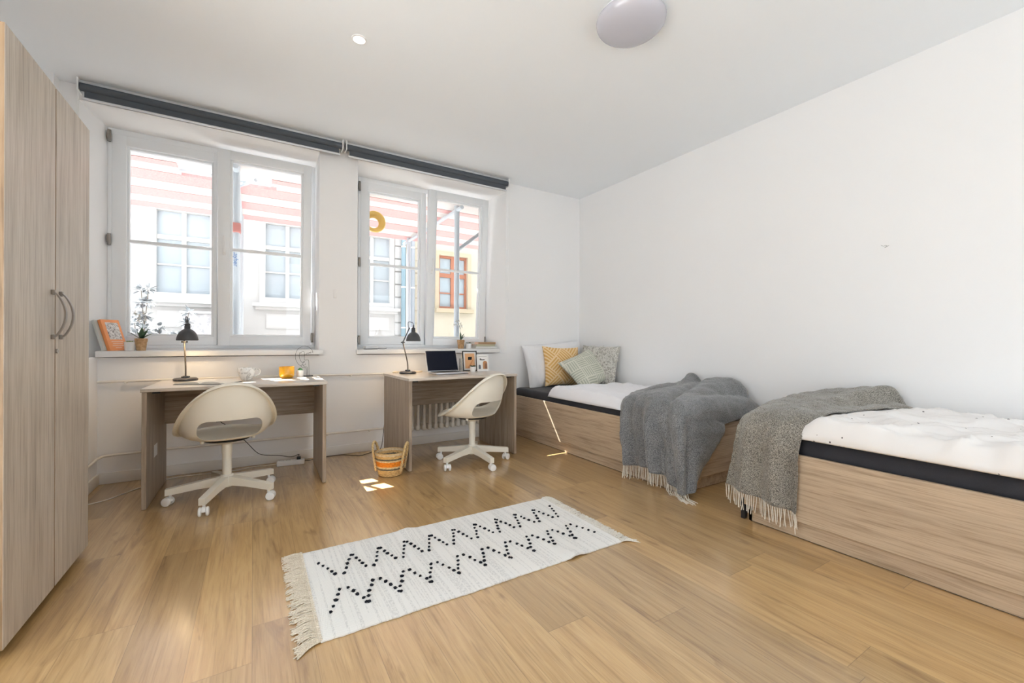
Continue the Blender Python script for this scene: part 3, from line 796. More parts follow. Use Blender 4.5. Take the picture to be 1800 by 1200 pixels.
th2 = fabric('warm grey fleck wool', (.055, .049, .041), (.400, .375, .330), 210, .95, .5, .35, 4)
net1 = [
 [(3.46, 2.74, .60), (3.46, 2.60, .66), (3.45, 2.46, .755), (3.45, 2.27, .735), (3.45, 2.06, .705), (3.46, 1.94, .62), (3.43, 1.862, .50)],
 [(3.20, 2.70, .605), (3.20, 2.56, .655), (3.19, 2.37, .69), (3.19, 2.18, .69), (3.18, 2.02, .672), (3.20, 1.91, .60), (3.20, 1.858, .475)],
 [(2.90, 2.63, .605), (2.90, 2.48, .655), (2.90, 2.29, .665), (2.90, 2.12, .665), (2.89, 1.97, .645), (2.92, 1.885, .57), (3.00, 1.850, .455)],
 [(2.66, 2.53, .595), (2.66, 2.38, .65), (2.66, 2.22, .655), (2.66, 2.06, .645), (2.67, 1.94, .61), (2.76, 1.870, .53), (2.935, 1.842, .430)],
 [(2.535, 2.475, .56), (2.535, 2.34, .605), (2.53, 2.19, .610), (2.53, 2.04, .59), (2.55, 1.905, .535), (2.66, 1.850, .43), (2.91, 1.838, .375)],
 [(2.49, 2.46, .45), (2.485, 2.32, .47), (2.48, 2.17, .475), (2.48, 2.03, .45), (2.495, 1.875, .385), (2.60, 1.835, .29), (2.83, 1.832, .295)],
 [(2.487, 2.43, .29), (2.483, 2.29, .29), (2.478, 2.14, .30), (2.475, 2.01, .27), (2.480, 1.850, .20), (2.545, 1.820, .155), (2.73, 1.828, .205)],
 [(2.485, 2.39, .105), (2.480, 2.25, .110), (2.475, 2.10, .122), (2.470, 1.99, .085), (2.462, 1.835, .030), (2.51, 1.812, .045), (2.63, 1.824, .115)]]
def fold1(u, v):
    hang = max(0, (v - .52) / .48)
    a = .040 * min(1, hang * 1.6) * (math.sin(u * 24 + 1.0 + v * 1.5) + .5 * math.sin(u * 41 + 2)) * (1 if u < .75 else .5)
    top = max(0, 1 - v / .6)
    a += .028 * top * (1 - 2 * abs(math.sin(u * 7.5 + v * 6))) + .032 * math.exp(-((u - .50 - .20 * (v - .5)) / .035) ** 2) + .026 * math.exp(-((u - .22 + .1 * v) / .04) ** 2)
    return a
throw('mid grey wool throw with cream fringe heaped over the foot of the corner bed', net1, 12, 12, th1, fold1, 0, .80, (2.52, 1.882, -1))
net2 = [
 [(3.44, 1.26, .645), (3.46, 1.16, .695), (3.47, 1.07, .715), (3.46, .975, .685), (3.41, .905, .645)],
 [(3.40, 1.50, .675), (3.44, 1.33, .725), (3.44, 1.14, .770), (3.42, 1.02, .725), (3.34, .950, .660)],
 [(3.24, 1.575, .655), (3.24, 1.42, .705), (3.22, 1.26, .715), (3.20, 1.11, .700), (3.12, 1.012, .662)],
 [(3.03, 1.545, .650), (3.01, 1.43, .685), (2.99, 1.30, .690), (2.97, 1.17, .690), (2.91, 1.055, .660)],
 [(2.78, 1.50, .640), (2.77, 1.42, .672), (2.77, 1.31, .676), (2.75, 1.20, .682), (2.72, 1.095, .652)],
 [(2.59, 1.475, .615), (2.58, 1.40, .652), (2.58, 1.31, .656), (2.57, 1.21, .655), (2.565, 1.112, .622)],
 [(2.482, 1.478, .545), (2.474, 1.40, .562), (2.470, 1.31, .562), (2.468, 1.215, .560), (2.474, 1.128, .510)],
 [(2.455, 1.498, .37), (2.455, 1.41, .355), (2.448, 1.315, .345), (2.452, 1.217, .335), (2.462, 1.135, .325)],
 [(2.430, 1.520, .200), (2.450, 1.425, .180), (2.440, 1.32, .168), (2.447, 1.222, .155), (2.458, 1.142, .140)]]
def fold2(u, v):
    hang = max(0, (v - .66) / .34); top = max(0, 1 - v / .66)
    a = .022 * min(1, hang * 1.5) * math.sin(u * 15 + .8) + .010 * math.exp(-((u - .40 + .12 * hang) / .035) ** 2) * hang
    a += .034 * top * math.exp(-((u - .80) / .09) ** 2) - .020 * top * math.exp(-((u - .62) / .07) ** 2) + .010 * top * math.sin(u * 15 + v * 6)
    return a
throw('warm grey flecked throw with cream fringe over the near bed corner', net2, 16, 12, th2, fold2, 0, 1.0, (2.488, 1.436, 1))

# ================================================================== RUG
t = thing('rug', 'white woven rug with black zigzag tufts on the oak floor', 'rug', (0, 0, 0))
g = G('white woven cotton rug'); v = g.coord()
n1 = g.noise(g.mapping(v, (62, 1.1, 1)), 1, 2, .5); n2 = g.noise(g.mapping(v, (140, 90, 1)), 1, 2, .6); nb = g.noise(g.mapping(v, (7, .4, 1)), 1, 1, .5)
thr = g.n('MapRange', {'Value': nb, 1: .35, 2: .65, 3: .43, 4: .53}).outputs[0]
ln = g.math('MULTIPLY', g.math('LESS_THAN', n1, thr), g.n('MapRange', {'Value': n2, 1: .40, 2: .62}).outputs[0])
col = g.mix(g.math('MULTIPLY', ln, .34), (.80, .79, .765), (.34, .34, .345))
wv = g.n('TexWave', {'Vector': v, 'Scale': 95.0, 'Distortion': .6}, bands_direction='X').outputs['Fac']
g.bump(g.math('ADD', wv, n2), .35, .003)
g.p(color=col, rough=.95, spec=.1, sheen=.2); RUGM = g.m
x0, x1, y0, y1 = .205, 1.655, 1.602, 2.315; nx, ny = 120, 40; T = []; Bt = []
for j in range(ny + 1):
    a = []; b = []
    for i in range(nx + 1):
        u, w_ = i / nx, j / ny
        ex = .006 * nz(w_ * 3, 0, 2, 1) + .003 * nz(w_ * 9, 0, 2, 8); ey = .007 * nz(u * 3, 5, 2, 2) + .003 * nz(u * 12, 2, 2, 5)
        x = x0 + (x1 - x0) * u + ex; y = y0 + (y1 - y0) * w_ + ey
        hump = .013 * math.exp(-((u - .79) / .03) ** 2) * math.exp(-(w_ / .10) ** 2) + .010 * math.exp(-((u - .36) / .03) ** 2) * math.exp(-((1 - w_) / .08) ** 2)
        edge = .0012 * math.sin(i * 1.9) if j in (0, ny) else 0
        z = .010 + hump + .0018 * nz(x, y, 6, 3)
        a.append(Vector((x, y + edge, z if j not in (0, ny) else z - .003))); b.append(Vector((x, y + edge, .0015 + hump * .8)))
    T.append(a); Bt.append(b)
m = MB(); m.grid(T); m.grid(Bt, True)
for S_ in (0, -1):
    m.grid([T[S_], Bt[S_]], S_ == 0)
    m.grid([[r[S_] for r in T], [r[S_] for r in Bt]], S_ == 0)
bmesh.ops.remove_doubles(m.bm, verts=m.bm.verts, dist=1e-5)
m.obj('rug_cloth', RUGM, t, angle=50)
rnd = random.Random(21)
tf = MB()
def stroke(xa, ya, xb, yb):
    for k in range(5):
        f = k / 4; x = xa + (xb - xa) * f + rnd.uniform(-.003, .003); y = ya + (yb - ya) * f + rnd.uniform(-.003, .003)
        mx = Matrix.Rotation(rnd.uniform(0, 6.28), 4, 'Z'); s = rnd.uniform(.85, 1.2)
        tf.sphere((x, y, .0135), .0066 * s, 8, (1.25, .95, .75), mx)
        for q in range(3):
            a = rnd.uniform(0, 6.28); d = Vector((math.cos(a), math.sin(a), 0)) * .009 * s
            tf.tube([(x, y, .014), (x + d.x, y + d.y, .0145)], [.0028, .0012], 5)
P_ = .1332
for i in range(10):
    stroke(.266 + P_ * i + (.018 if i else 0), 2.160, .318 + P_ * i, 2.024); stroke(.352 + P_ * i, 2.014, .407 + P_ * i, 2.165)
    stroke(.257 + P_ * i, 1.748, .314 + P_ * i, 1.888); stroke(.346 + P_ * i, 1.886, .396 + P_ * i, 1.745)
o = tf.obj('tuft_pattern', plain('black wool tuft', (.012, .013, .018), .95, 0, .1), t); o['label'] = 'black wool tufts in two zigzag rows'; o['kind'] = 'stuff'
FRR = fabric('natural cotton fringe', (.52, .44, .34), (.74, .67, .56), 250, .95, .3, .3)
FRL = fabric('pale cotton fringe', (.60, .56, .49), (.78, .75, .69), 250, .95, .3, .3)
for side, xe, mm, ll in ((-1, x0 + .004, FRR, .082), (1, x1 - .004, FRL, .068)):
    fr = MB(); y = y0 + .004
    while y < y1:
        k = .012; base = Vector((xe, y + .006, .007))
        drift = rnd.uniform(-.022, .018)
        fr.tube([base, base + Vector((side * .010, drift * .1, .003))], .0055, 8)
        for s_ in range(7):
            ln = ll * rnd.uniform(.72, 1.12); oy = (s_ - 3) * .0022
            p = [base + Vector((side * .006, oy * .6, 0)), base + Vector((side * ln * .45, oy * 1.3 + drift * .4 + rnd.uniform(-.004, .004), rnd.uniform(-.001, .006))), base + Vector((side * ln * .8, oy * 2 + drift * .8 + rnd.uniform(-.006, .006), -.002)), base + Vector((side * ln, oy * 2.4 + drift + rnd.uniform(-.009, .009), -.0045))]
            p = [Vector((q.x, q.y, max(.0022, q.z))) for q in p]
            fr.tube(catmull(p, 3), .0017, 5)
        y += rnd.uniform(.012, .016)
    # corner tassel that lies further out
    for s_ in range(9):
        yy = y0 + (.004 if side < 0 else .0)
        p = [Vector((xe, yy, .006)), Vector((xe + side * .035, yy - .012 + s_ * .002, .007)), Vector((xe + side * (.075 + rnd.uniform(0, .02)), yy - .03 - rnd.uniform(0, .03) + s_ * .003, .003))]
        fr.tube(catmull(p, 4), .0018, 5)
    fr.obj('fringe', mm, t)

# ================================================================== BASKET
t = thing('basket', 'small striped wicker basket with two rope handles beside the right desk', 'basket', (.930, 3.365, 0))
g = G('striped wicker'); v = g.coord(); z = g.n('SeparateXYZ', {0: v}).outputs[2]
nn = g.noise(g.mapping(v, (60, 60, 160)), 1, 3, .6)
zz = g.math('ADD', z, g.math('MULTIPLY', g.math('SUBTRACT', nn, .5), .010))
tan, dk, cr, orr, lt = (.64, .43, .19), (.16, .145, .11), (.72, .58, .34), (.78, .27, .03), (.66, .54, .36)
col = g.ramp(g.math('DIVIDE', zz, .19), [(0, tan), (.28, dk), (.345, cr), (.42, orr), (.62, cr), (.685, dk), (.755, tan), (.86, lt), (.95, tan)], 'CONSTANT')
col = g.mix(.8, col, g.ramp(nn, [(.25, (.45, .40, .34)), (.55, (1, 1, 1)), (.8, (1.15, 1.12, 1.05))]), 'MULTIPLY')
g.p(color=col, rough=.85, spec=.2); BM = g.m
b = MB(); n = 44; prof = [(0, .004), (.05, .003), (.084, .003)]
rows_ = 20
for k in range(rows_ + 1):
    f = k / rows_; prof += [(.087 + .028 * f ** .8 - .0028, f * .172 + .004), (.087 + .028 * f ** .8 + .0012, f * .172 + .008)]
prof += [(.114, .183), (.109, .185), (.106, .181)] + [(.082 + .026 * (1 - k / 8), .178 - k / 8 * .165) for k in range(9)] + [(0, .013)]
b.lathe(prof, n)
for v_ in b.bm.verts:
    a = math.atan2(v_.co.y, v_.co.x); v_.co.x *= 1 + .03 * math.cos(2 * a); r_ = math.hypot(v_.co.x, v_.co.y)
    s = 1 + .008 * math.sin(a * 22 + v_.co.z * 370); v_.co.x *= s; v_.co.y *= s
b.obj('basket_body', BM, t)
rope = fabric('twisted straw rope', (.40, .25, .09), (.74, .58, .33), 160, .9, .5, .2)
dirv = Vector((.82, -.572, 0)); sd = Vector((.572, .82, 0))
for s in (-1, 1):
    hdl = MB(); c = dirv * s
    path = []
    for k in range(41):
        q = k / 40
        if q < .25: f = q / .25; p = c * (.098 + .022 * f) + sd * -.048 + Vector((0, 0, .045 + .135 * f))
        elif q > .75: f = (1 - q) / .25; p = c * (.098 + .022 * f) + sd * .048 + Vector((0, 0, .045 + .135 * f))
        else: a = (q - .25) / .5 * PI; p = c * (.120 + .012 * math.sin(a)) + sd * (-.048 * math.cos(a)) + Vector((0, 0, .18 + .072 * math.sin(a)))
        path.append(p)
    path = [path[0]] + path + [path[-1]]
    for ph in (0, 2.09, 4.19):
        tw = []
        for k, p in enumerate(path):
            a = k * 1.1 + ph; tw.append(p + c * .0048 * math.cos(a) + Vector((0, 0, .0048 * math.sin(a))) + sd * .003 * math.sin(a))
        hdl.tube(catmull(tw, 2), .0060, 6)
    hdl.obj('rope_handle', rope, t)
# ================================================================== WINDOW SILL ITEMS
SZ = .970
def book(name, label, cat, o, e1, e2, w, h, th, cover, pages, extra=None, group=None):
    """o: lower spine corner of the front cover; e1 across the cover, e2 up the cover"""
    e1, e2 = Vector(e1).normalized(), Vector(e2); e2 = (e2 - e1 * e2.dot(e1)).normalized(); nrm = e1.cross(e2)
    t = thing(name, label, cat, (0, 0, 0), 0, group)
    t.matrix_world = Matrix(((e1.x, e2.x, nrm.x, o[0]), (e1.y, e2.y, nrm.y, o[1]), (e1.z, e2.z, nrm.z, o[2]), (0, 0, 0, 1)))
    c = MB(); c.box(0, w, 0, h, -.002, 0, .0008, 1); c.box(0, w, 0, h, -th, -th + .002, .0008, 1); c.box(0, .0025, 0, h, -th + .001, -.001, .0008, 1)
    c.obj('cover', cover, t, smooth=False)
    MB().box(.002, w - .004, .004, h - .004, -th + .002, -.002).obj('pages', pages, t, smooth=False)
    if extra: extra(t)
    return t
pg = plain('book pages', (.76, .74, .68), .8)
org = plain('orange cover', (.80, .30, .10), .45); gry = plain('pale grey cover', (.58, .60, .57), .5); chr_ = plain('charcoal cover', (.12, .125, .125), .5)
def cover_print(t):
    g = G('grey floral print'); n = g.noise(g.mapping(g.coord(), (1, 1, 1)), 55, 3, .6, dist=.8)
    g.p(color=g.ramp(n, [(.36, (.22, .20, .19)), (.47, (.55, .52, .50)), (.56, (.80, .78, .76))]), rough=.45)
    MB().box(.026, .130, .088, .222, 0, .0006).obj('cover_picture', g.m, t, smooth=False)
    b = MB()
    for y, a, c_ in ((.068, .03, .126), (.052, .038, .118), (.036, .03, .126), (.020, .05, .10)): b.box(a, c_, y, y + .006, 0, .0006)
    b.obj('title_bars', plain('pale cover ink', (.86, .56, .40), .5), t, smooth=False)
lean = (-.082, .015, .235); e1 = (.50, .86, 0)
book('book', 'orange book with a grey picture on its cover leaning on the left window sill', 'book', (-.897, 4.225, SZ + .002), e1, lean, .150, .245, .024, org, pg, cover_print, 'books leaning on the left sill')
book('book', 'pale grey book leaning behind the orange one, beside the wardrobe', 'book', (-.932, 4.222, SZ + .002), e1, (-.082, .015, .235), .150, .240, .020, gry, pg, None, 'books leaning on the left sill')
def pot(label, loc, r0, r1, h, mat, rim=False, cat='potted plant', group=None, name='potted_plant'):
    t = thing(name, label, cat, loc, 0, group)
    if rim: pr = [(0, 0), (r0, 0), (r0 + (r1 - r0) * .72, h * .74), (r1 * .985, h * .745), (r1, h), (r1 - .004, h), (r1 - .006, h * .85), (0, h * .85)]
    else: pr = [(0, 0), (r0 * .94, 0), (r0, h * .04), (r1, h * .985), (r1 - .001, h), (r1 - .004, h), (r1 - .005, h * .86), (0, h * .86)]
    MB().lathe(pr, 36).obj('pot', mat, t, angle=30)
    MB().lathe([(0, h * .88), (r1 - .0055, h * .87)], 24).obj('soil', M['soil'], t)
    return t
def leaf(mb, base, d, ln, w, bend, n=8, fold=.25):
    d = Vector(d).normalized(); side = d.cross(Vector((0, 0, 1))); side = side.normalized() if side.length > .05 else Vector((1, 0, 0)); up = side.cross(d)
    P = []
    for k in range(n + 1):
        f = k / n; c = Vector(base) + d * ln * f - up * bend * f * f; ww = w * (math.sin(PI * min(1, .12 + f * .88)) ** .8) + .0004
        P.append([c - side * ww + up * ww * fold, c - side * ww * .5 + up * ww * fold * .2, c, c + side * ww * .5 + up * ww * fold * .2, c + side * ww + up * ww * fold])
    mb.grid(P); mb.grid([[q - up * .0012 for q in r] for r in P], True)
def succulent(t, z, r, n, mat, name='leaves', seed=1, up=.9, w=.006):
    rnd = random.Random(seed); m = MB()
    for k in range(n):
        a = k * 2.4 + rnd.uniform(-.2, .2); e = up * (1 - .75 * k / n) + .2
        d = Vector((math.cos(a), math.sin(a), e)); leaf(m, (math.cos(a) * .004, math.sin(a) * .004, z), d, r * rnd.uniform(.8, 1.15), w, .003, 6, .35)
    m.obj(name, mat, t)
def orchid(t, z, leaves, stem, flowers, rs, lm):
    m = MB()
    for d, ln, w, b in leaves: leaf(m, (0, 0, z), d, ln, w, b, 10)
    m.obj('leaves', lm, t)
    st = catmull(stem, 6); MB().tube(st, .0016, 6).obj('stem', M['leaf3'], t)
    rnd = random.Random(rs)
    for c in flowers:
        f = MB(); face = Vector((rnd.uniform(-.5, .5), -1, rnd.uniform(-.2, .4))).normalized()
        q = face.to_track_quat('Z', 'Y').to_matrix()
        for k in range(5):
            a = 2 * PI * k / 5 + rnd.uniform(-.15, .15); d = q @ Vector((math.cos(a), math.sin(a), .12))
            leaf(f, Vector(c), d, .023, .009, -.004, 6, .1)
        f.sphere(c, .004, 8)
        f.obj('flower', M['petal'], t)
t = pot('tiny white pot with a bright green succulent between orange book and terracotta pot', (-.798, 4.262, SZ), .030, .034, .068, M['pot'], group='small plants on the left sill'); succulent(t, .062, .020, 16, M['leaf2'], seed=2, w=.008)
t = pot('terracotta pot with a white orchid on the left window sill', (-.732, 4.265, SZ), .028, .039, .094, M['terra'], True, group='small plants on the left sill')
orchid(t, .085, [((.45, -.3, 1), .095, .016, .012), ((-.85, -.3, .8), .100, .009, .01), ((.05, -.1, 1), .095, .015, .006), ((.95, -.2, .85), .085, .014, .012), ((-.3, .2, 1), .07, .012, .01)],
       [(0, 0, .085), (.006, .01, .15), (.004, .02, .21), (-.01, .02, .265), (-.035, .01, .285)], [(-.012, .008, .262), (.02, .015, .245), (-.040, .005, .288), (.012, .02, .290), (-.02, .02, .235)], 5, M['leaf'])
t = pot('terracotta pot with a white orchid on the right window sill', (1.947, 4.275, SZ), .031, .041, .098, M['terra'], True, group='small plants on the right sill')
orchid(t, .09, [((.25, -.3, 1), .085, .013, .01), ((-.1, -.1, 1), .095, .011, .004), ((.7, 0, 1), .075, .012, .01)],
       [(0, 0, .09), (-.004, 0, .16), (-.012, 0, .23), (-.035, 0, .285), (-.07, 0, .30)], [(-.018, -.01, .235), (-.004, 0, .27), (-.04, 0, .255), (-.055, -.01, .295), (-.075, 0, .262), (-.028, 0, .305), (.012, 0, .245)], 8, M['leaf3'])
t = pot('tiny white pot with a dark succulent beside the right sill orchid', (2.035, 4.262, SZ), .030, .033, .058, M['pot'], group='small plants on the right sill'); succulent(t, .05, .030, 14, M['leaf'], seed=5, w=.007)
stack = [((2.105, 2.372), 4.215, .026, plain('pale grey book cloth', (.66, .66, .62), .6), 'pale grey book at the bottom of the stack on the right sill'),
         ((2.115, 2.345), 4.220, .021, plain('sage cream book cloth', (.58, .55, .38), .6), 'cream green book in the middle of the stack on the right sill'),
         ((2.085, 2.350), 4.212, .026, plain('peach book cloth', (.74, .47, .33), .6), 'peach coloured book on top of the stack on the right sill')]
z = SZ + .0005
for (a, b_), y, th, mt, lab in stack:
    t = thing('book', lab, 'book', (0, 0, 0), 0, 'books stacked on the right sill')
    c = MB(); c.box(a, b_, y, y + .16, z, z + .0022); c.box(a, b_, y, y + .16, z + th - .0022, z + th); c.box(a, b_, y, y + .0022, z + .001, z + th - .001)
    c.obj('cover', mt, t, smooth=False); MB().box(a + .003, b_ - .003, y + .002, y + .156, z + .0022, z + th - .0022).obj('pages', pg, t, smooth=False)
    if 'peach' in lab: MB().box(a + .045, b_ - .006, y - .0008, y, z + .003, z + th - .003).obj('spine_print', plain('brown spine', (.36, .22, .11), .6), t, smooth=False)
    z += th + .0004
t = thing('router', 'flat white plastic box on the left end of the right window sill', 'router', (.985, 4.285, SZ), R(4))
MB().box(-.062, .062, -.05, .05, .006, .030, .008, 3).obj('router_body', plain('grey white plastic', (.66, .67, .68), .4), t)
MB().box(-.055, .055, -.045, .045, 0, .007).obj('router_base', M['dark'], t)
c = MB().tube(catmull([(1.052, 4.28, SZ + .006), (1.085, 4.265, SZ + .004), (1.115, 4.262, SZ + .004), (1.125, 4.275, SZ + .006), (1.14, 4.27, SZ + .010)], 6), .0028, 6).obj('cord', M['black'])
c['label'] = 'short black cord lying on the right window sill beside the white box'; c['category'] = 'cord'

# ================================================================== LEFT DESK ITEMS
DZ = .7502
g = G('marbled ceramic'); n = g.noise(g.coord(), 26, 4, .6, dist=1.0)
g.p(color=g.ramp(n, [(.38, (.84, .84, .83)), (.50, (.80, .80, .79)), (.58, (.50, .50, .50)), (.66, (.80, .80, .79))]), rough=.25)
t = thing('mug', 'white and grey marbled mug on the left desk', 'mug', (-.040, 3.79, DZ))
MB().lathe([(0, 0), (.028, 0), (.031, .003), (.036, .012), (.049, .035), (.0555, .06), (.058, .092), (.0565, .094), (.0545, .091), (.052, .06), (.045, .036), (.032, .012), (0, .009)], 44).obj('mug_body', g.m, t, angle=70)
MB().tube(catmull([(.053, -.004, .078), (.070, -.006, .085), (.084, -.007, .072), (.082, -.007, .050), (.066, -.005, .034), (.046, -.003, .030)], 6), .0052, 8).obj('handle', g.m, t)
t = thing('candle', 'amber glass candle jar on the right end of the left desk', 'candle', (.236, 3.915, DZ))
MB().lathe([(0, 0), (.044, 0), (.052, .008), (.0565, .03), (.0575, .088), (.056, .090), (.0545, .088), (.0535, .03), (.049, .011), (0, .007)], 44).obj('glass_jar', M['amber'], t, angle=60)
MB().lathe([(0, .008), (.048, .011), (.0530, .03), (.0538, .060), (0, .060)], 36).obj('wax', plain('amber wax', (.93, .52, .05), .5), t)
MB().cyl((0, 0, .060), (.001, 0, .070), .001, n=6).obj('wick', M['black'], t)
t = pot('tiny white pot with a green cactus beside the amber candle', (.338, 3.955, DZ), .026, .030, .054, M['pot'], name='potted_cactus', cat='cactus')
m = MB()
for q, r_ in (((0, 0, .060), .014), ((.009, -.006, .060), .009), ((-.010, -.004, .058), .008)): m.sphere(q, r_, 14, (1, 1, 1.05))
for v in m.bm.verts: a = math.atan2(v.co.y, v.co.x); v.co += Vector((math.cos(a), math.sin(a), 0)) * .001 * math.cos(a * 9)
m.obj('cactus_body', plain('cactus green', (.10, .26, .10), .6), t)
t = thing('wire_sculpture', 'thin black wire line sculpture standing at the right end of the left desk', 'wire sculpture', (0, 3.985, 0))
Y0 = 0
W3 = lambda L: catmull([(x, .002 * math.sin(i), z_) for i, (x, z_) in enumerate(L)], 5)
ws = MB()
for L in ([(.438, .952), (.428, .976), (.405, .997), (.374, 1.006), (.341, .995), (.317, .972), (.305, .936), (.305, .902), (.313, .877), (.326, .855), (.346, .838)],
          [(.338, .953), (.333, .927), (.338, .897), (.347, .876), (.36, .867), (.37, .879), (.374, .872), (.363, .863), (.357, .85), (.374, .845), (.382, .858)],
          [(.338, .953), (.345, .946), (.355, .959), (.366, .961), (.372, .948), (.372, .918), (.374, .888), (.39, .888), (.405, .883), (.407, .84), (.408, .756)],
          [(.438, .952), (.434, .952), (.419, .956), (.421, .946), (.407, .952), (.407, .941), (.393, .948), (.39, .939), (.374, .93)],
          [(.346, .838), (.357, .85), (.369, .835), (.39, .828), (.396, .815), (.394, .756)], [(.346, .838), (.359, .825), (.378, .823), (.388, .811), (.390, .756)]):
    ws.tube(W3(L), .0013, 6)
ws.obj('wire', M['dark'], t)
MB().box(.366, .438, -.022, .022, DZ, DZ + .006, .001).obj('base_plate', M['black'], t)
t = thing('open_book', 'open book with blank pages lying on the left desk', 'book', (-.262, 3.665, DZ), R(-24))
for s in (-1, 1):
    P = [[], []]
    Pt, Pb = [], []
    for k in range(13):
        f = k / 12; x = s * (.002 + .158 * f); z_ = .004 + .016 * math.sin(PI * (f ** .6)) * .8 + .002
        Pt.append([Vector((x, yy, z_)) for yy in (-.108, .108)]); Pb.append([Vector((x, yy, .0025)) for yy in (-.108, .108)])
    m = MB(); m.grid(Pt); m.grid(Pb, True); m.grid([[r_[0] for r_ in Pt], [r_[0] for r_ in Pb]]); m.grid([[r_[1] for r_ in Pt], [r_[1] for r_ in Pb]], True); m.grid([Pt[-1], Pb[-1]])
    m.obj('pages', plain('open pages', (.80, .78, .73), .8), t)
MB().box(-.166, .166, -.113, .113, 0, .0025, .0008, 1).obj('cover', chr_, t, smooth=False)

# ================================================================== RIGHT DESK ITEMS
t = thing('laptop', 'open silver laptop with a dark screen on the right desk', 'laptop', (1.545, 3.675, DZ), R(1.5))
sil = plain('silver aluminium', (.50, .51, .54), .35, .7)
MB().box(-.157, .157, -.108, .105, .003, .017, .004, 2).obj('base', sil, t)
kb = MB()
for r_ in range(5):
    for c_ in range(13): kb.box(-.135 + c_ * .0208, -.135 + c_ * .0208 + .0175, -.010 + r_ * .0195, -.010 + r_ * .0195 + .016, .0168, .0180)
kb.obj('keyboard', M['black'], t, smooth=False)
MB().box(-.05, .05, -.098, -.030, .0168, .0174).obj('trackpad', plain('trackpad', (.40, .41, .44), .3, .5), t, smooth=False)
rot = Matrix.Translation((0, .105, .016)) @ Matrix.Rotation(R(-20), 4, 'X')
MB().box(-.157, .157, -.003, .004, .002, .206, .002, mat=rot).obj('screen_lid', sil, t)
MB().box(-.153, .153, -.0042, -.003, .008, .202, mat=rot).obj('screen', plain('dark laptop screen', (.006, .008, .018), .25, 0, .15), t, smooth=False)
MB().cyl((-.13, .105, .014), (.13, .105, .014), .006, n=12).obj('hinge', M['black'], t)
def picture(name, label, c, rz, w, h, fw, fmat, art):
    t = thing(name, label, 'picture frame', c, rz, 'small framed prints on the right desk')
    lean = Matrix.Rotation(R(-8), 4, 'X'); b = MB()
    b.box(-w / 2, -w / 2 + fw, 0, .012, 0, h, .001, 1, lean); b.box(w / 2 - fw, w / 2, 0, .012, 0, h, .001, 1, lean)
    b.box(-w / 2 + fw, w / 2 - fw, .0002, .012, 0, fw, 0, 1, lean); b.box(-w / 2 + fw, w / 2 - fw, .0002, .012, h - fw, h, 0, 1, lean)
    b.obj('picture_frame', fmat, t, smooth=False)
    MB().box(-w / 2 + fw, w / 2 - fw, .005, .010, fw, h - fw, 0, 1, lean).obj('mat_board', plain('mat board', (.80, .79, .77), .7), t, smooth=False)
    art(t, lean, w, h)
    MB().box(-.02, .02, .012, .016, .01, h * .7, 0, 1, Matrix.Translation((0, .035, 0)) @ Matrix.Rotation(R(14), 4, 'X')).obj('easel_back', M['black'], t, smooth=False)
def art1(t, L, w, h):
    MB().box(-w / 2 + .026, w / 2 - .026, .0042, .005, .026, h - .026, 0, 1, L).obj('print', plain('peach print', (.72, .40, .20), .7), t, smooth=False)
    m = MB()
    m.prism([L @ Vector((x, .0040, z_)) for x, z_ in ((-.03, .03), (-.01, .03), (.02, .075), (.035, .11), (.03, .115), (.005, .08), (-.012, .055))], (0, -.0006, 0))
    m.obj('print_shape', plain('deep peach', (.60, .27, .11), .7), t, smooth=False)
def arch(m, L, x0, x1, z0, zt, y):
    c = (x0 + x1) / 2; r = (x1 - x0) / 2
    pts = [(x0, z0)] + [(c - r * math.cos(PI * k / 16), zt - r + r * math.sin(PI * k / 16)) for k in range(17)] + [(x1, z0)]
    m.prism([L @ Vector((x, y, z_)) for x, z_ in pts], (0, -.0005, 0))
def art2(t, L, w, h):
    m = MB(); arch(m, L, .000, .047, .022, .104, .005); m.obj('arch_print', plain('ochre arch', (.50, .24, .10), .7), t, smooth=False)
    m = MB(); arch(m, L, .020, .047, .022, .080, .0043); m.obj('arch_print', plain('brown arch', (.30, .15, .09), .7), t, smooth=False)
    m = MB(); arch(m, L, -.047, -.025, .022, .066, .005); m.obj('arch_print', plain('slate arch', (.13, .14, .17), .7), t, smooth=False)
    m = MB(); m.prism([L @ Vector((-.024 + .010 * math.cos(a), .005, .120 + .010 * math.sin(a))) for a in [2 * PI * k / 20 for k in range(20)]], (0, -.0005, 0)); m.obj('dot_print', plain('dark dot', (.12, .10, .09), .7), t, smooth=False)
    m = MB(); m.box(-.045, .045, .0045, .005, h - .021, h - .018, 0, 1, L); m.obj('line_print', plain('grey line', (.35, .33, .31), .7), t, smooth=False)
picture('picture', 'black framed peach print standing behind the laptop', (1.892, 3.915, DZ), R(-3), .158, .205, .010, M['black'], art1)
picture('picture', 'white framed print of brown and slate arches, in front of the black frame', (1.998, 3.835, DZ), R(-6), .128, .168, .008, M['white'], art2)
t = pot('tiny white pot with a dark succulent in front of the black picture frame', (1.860, 3.795, DZ), .026, .029, .052, M['pot'], group='small plants on the right desk'); succulent(t, .046, .030, 14, M['leaf'], seed=9, w=.007)
t = thing('glass_holder', 'slim clear glass with a gold wire between laptop and black frame', 'glass holder', (1.785, 3.90, DZ))
cg = G('clear glass vessel'); tr = cg.n('BsdfTransparent', {'Color': (.92, .93, .93, 1)}); gl = cg.n('BsdfGlossy', {'Color': (1, 1, 1, 1), 'Roughness': .05}); fr_ = cg.n('Fresnel', {'IOR': 1.5}); mxs = cg.n('MixShader', {0: fr_.outputs[0], 1: tr.outputs[0], 2: gl.outputs[0]}); cg.t.links.new(mxs.outputs[0], cg.out.inputs[0])
MB().lathe([(0, 0), (.020, 0), (.021, .003), (.021, .13), (.0195, .13), (.0195, .006), (0, .006)], 28).obj('glass_tube', cg.m, t)
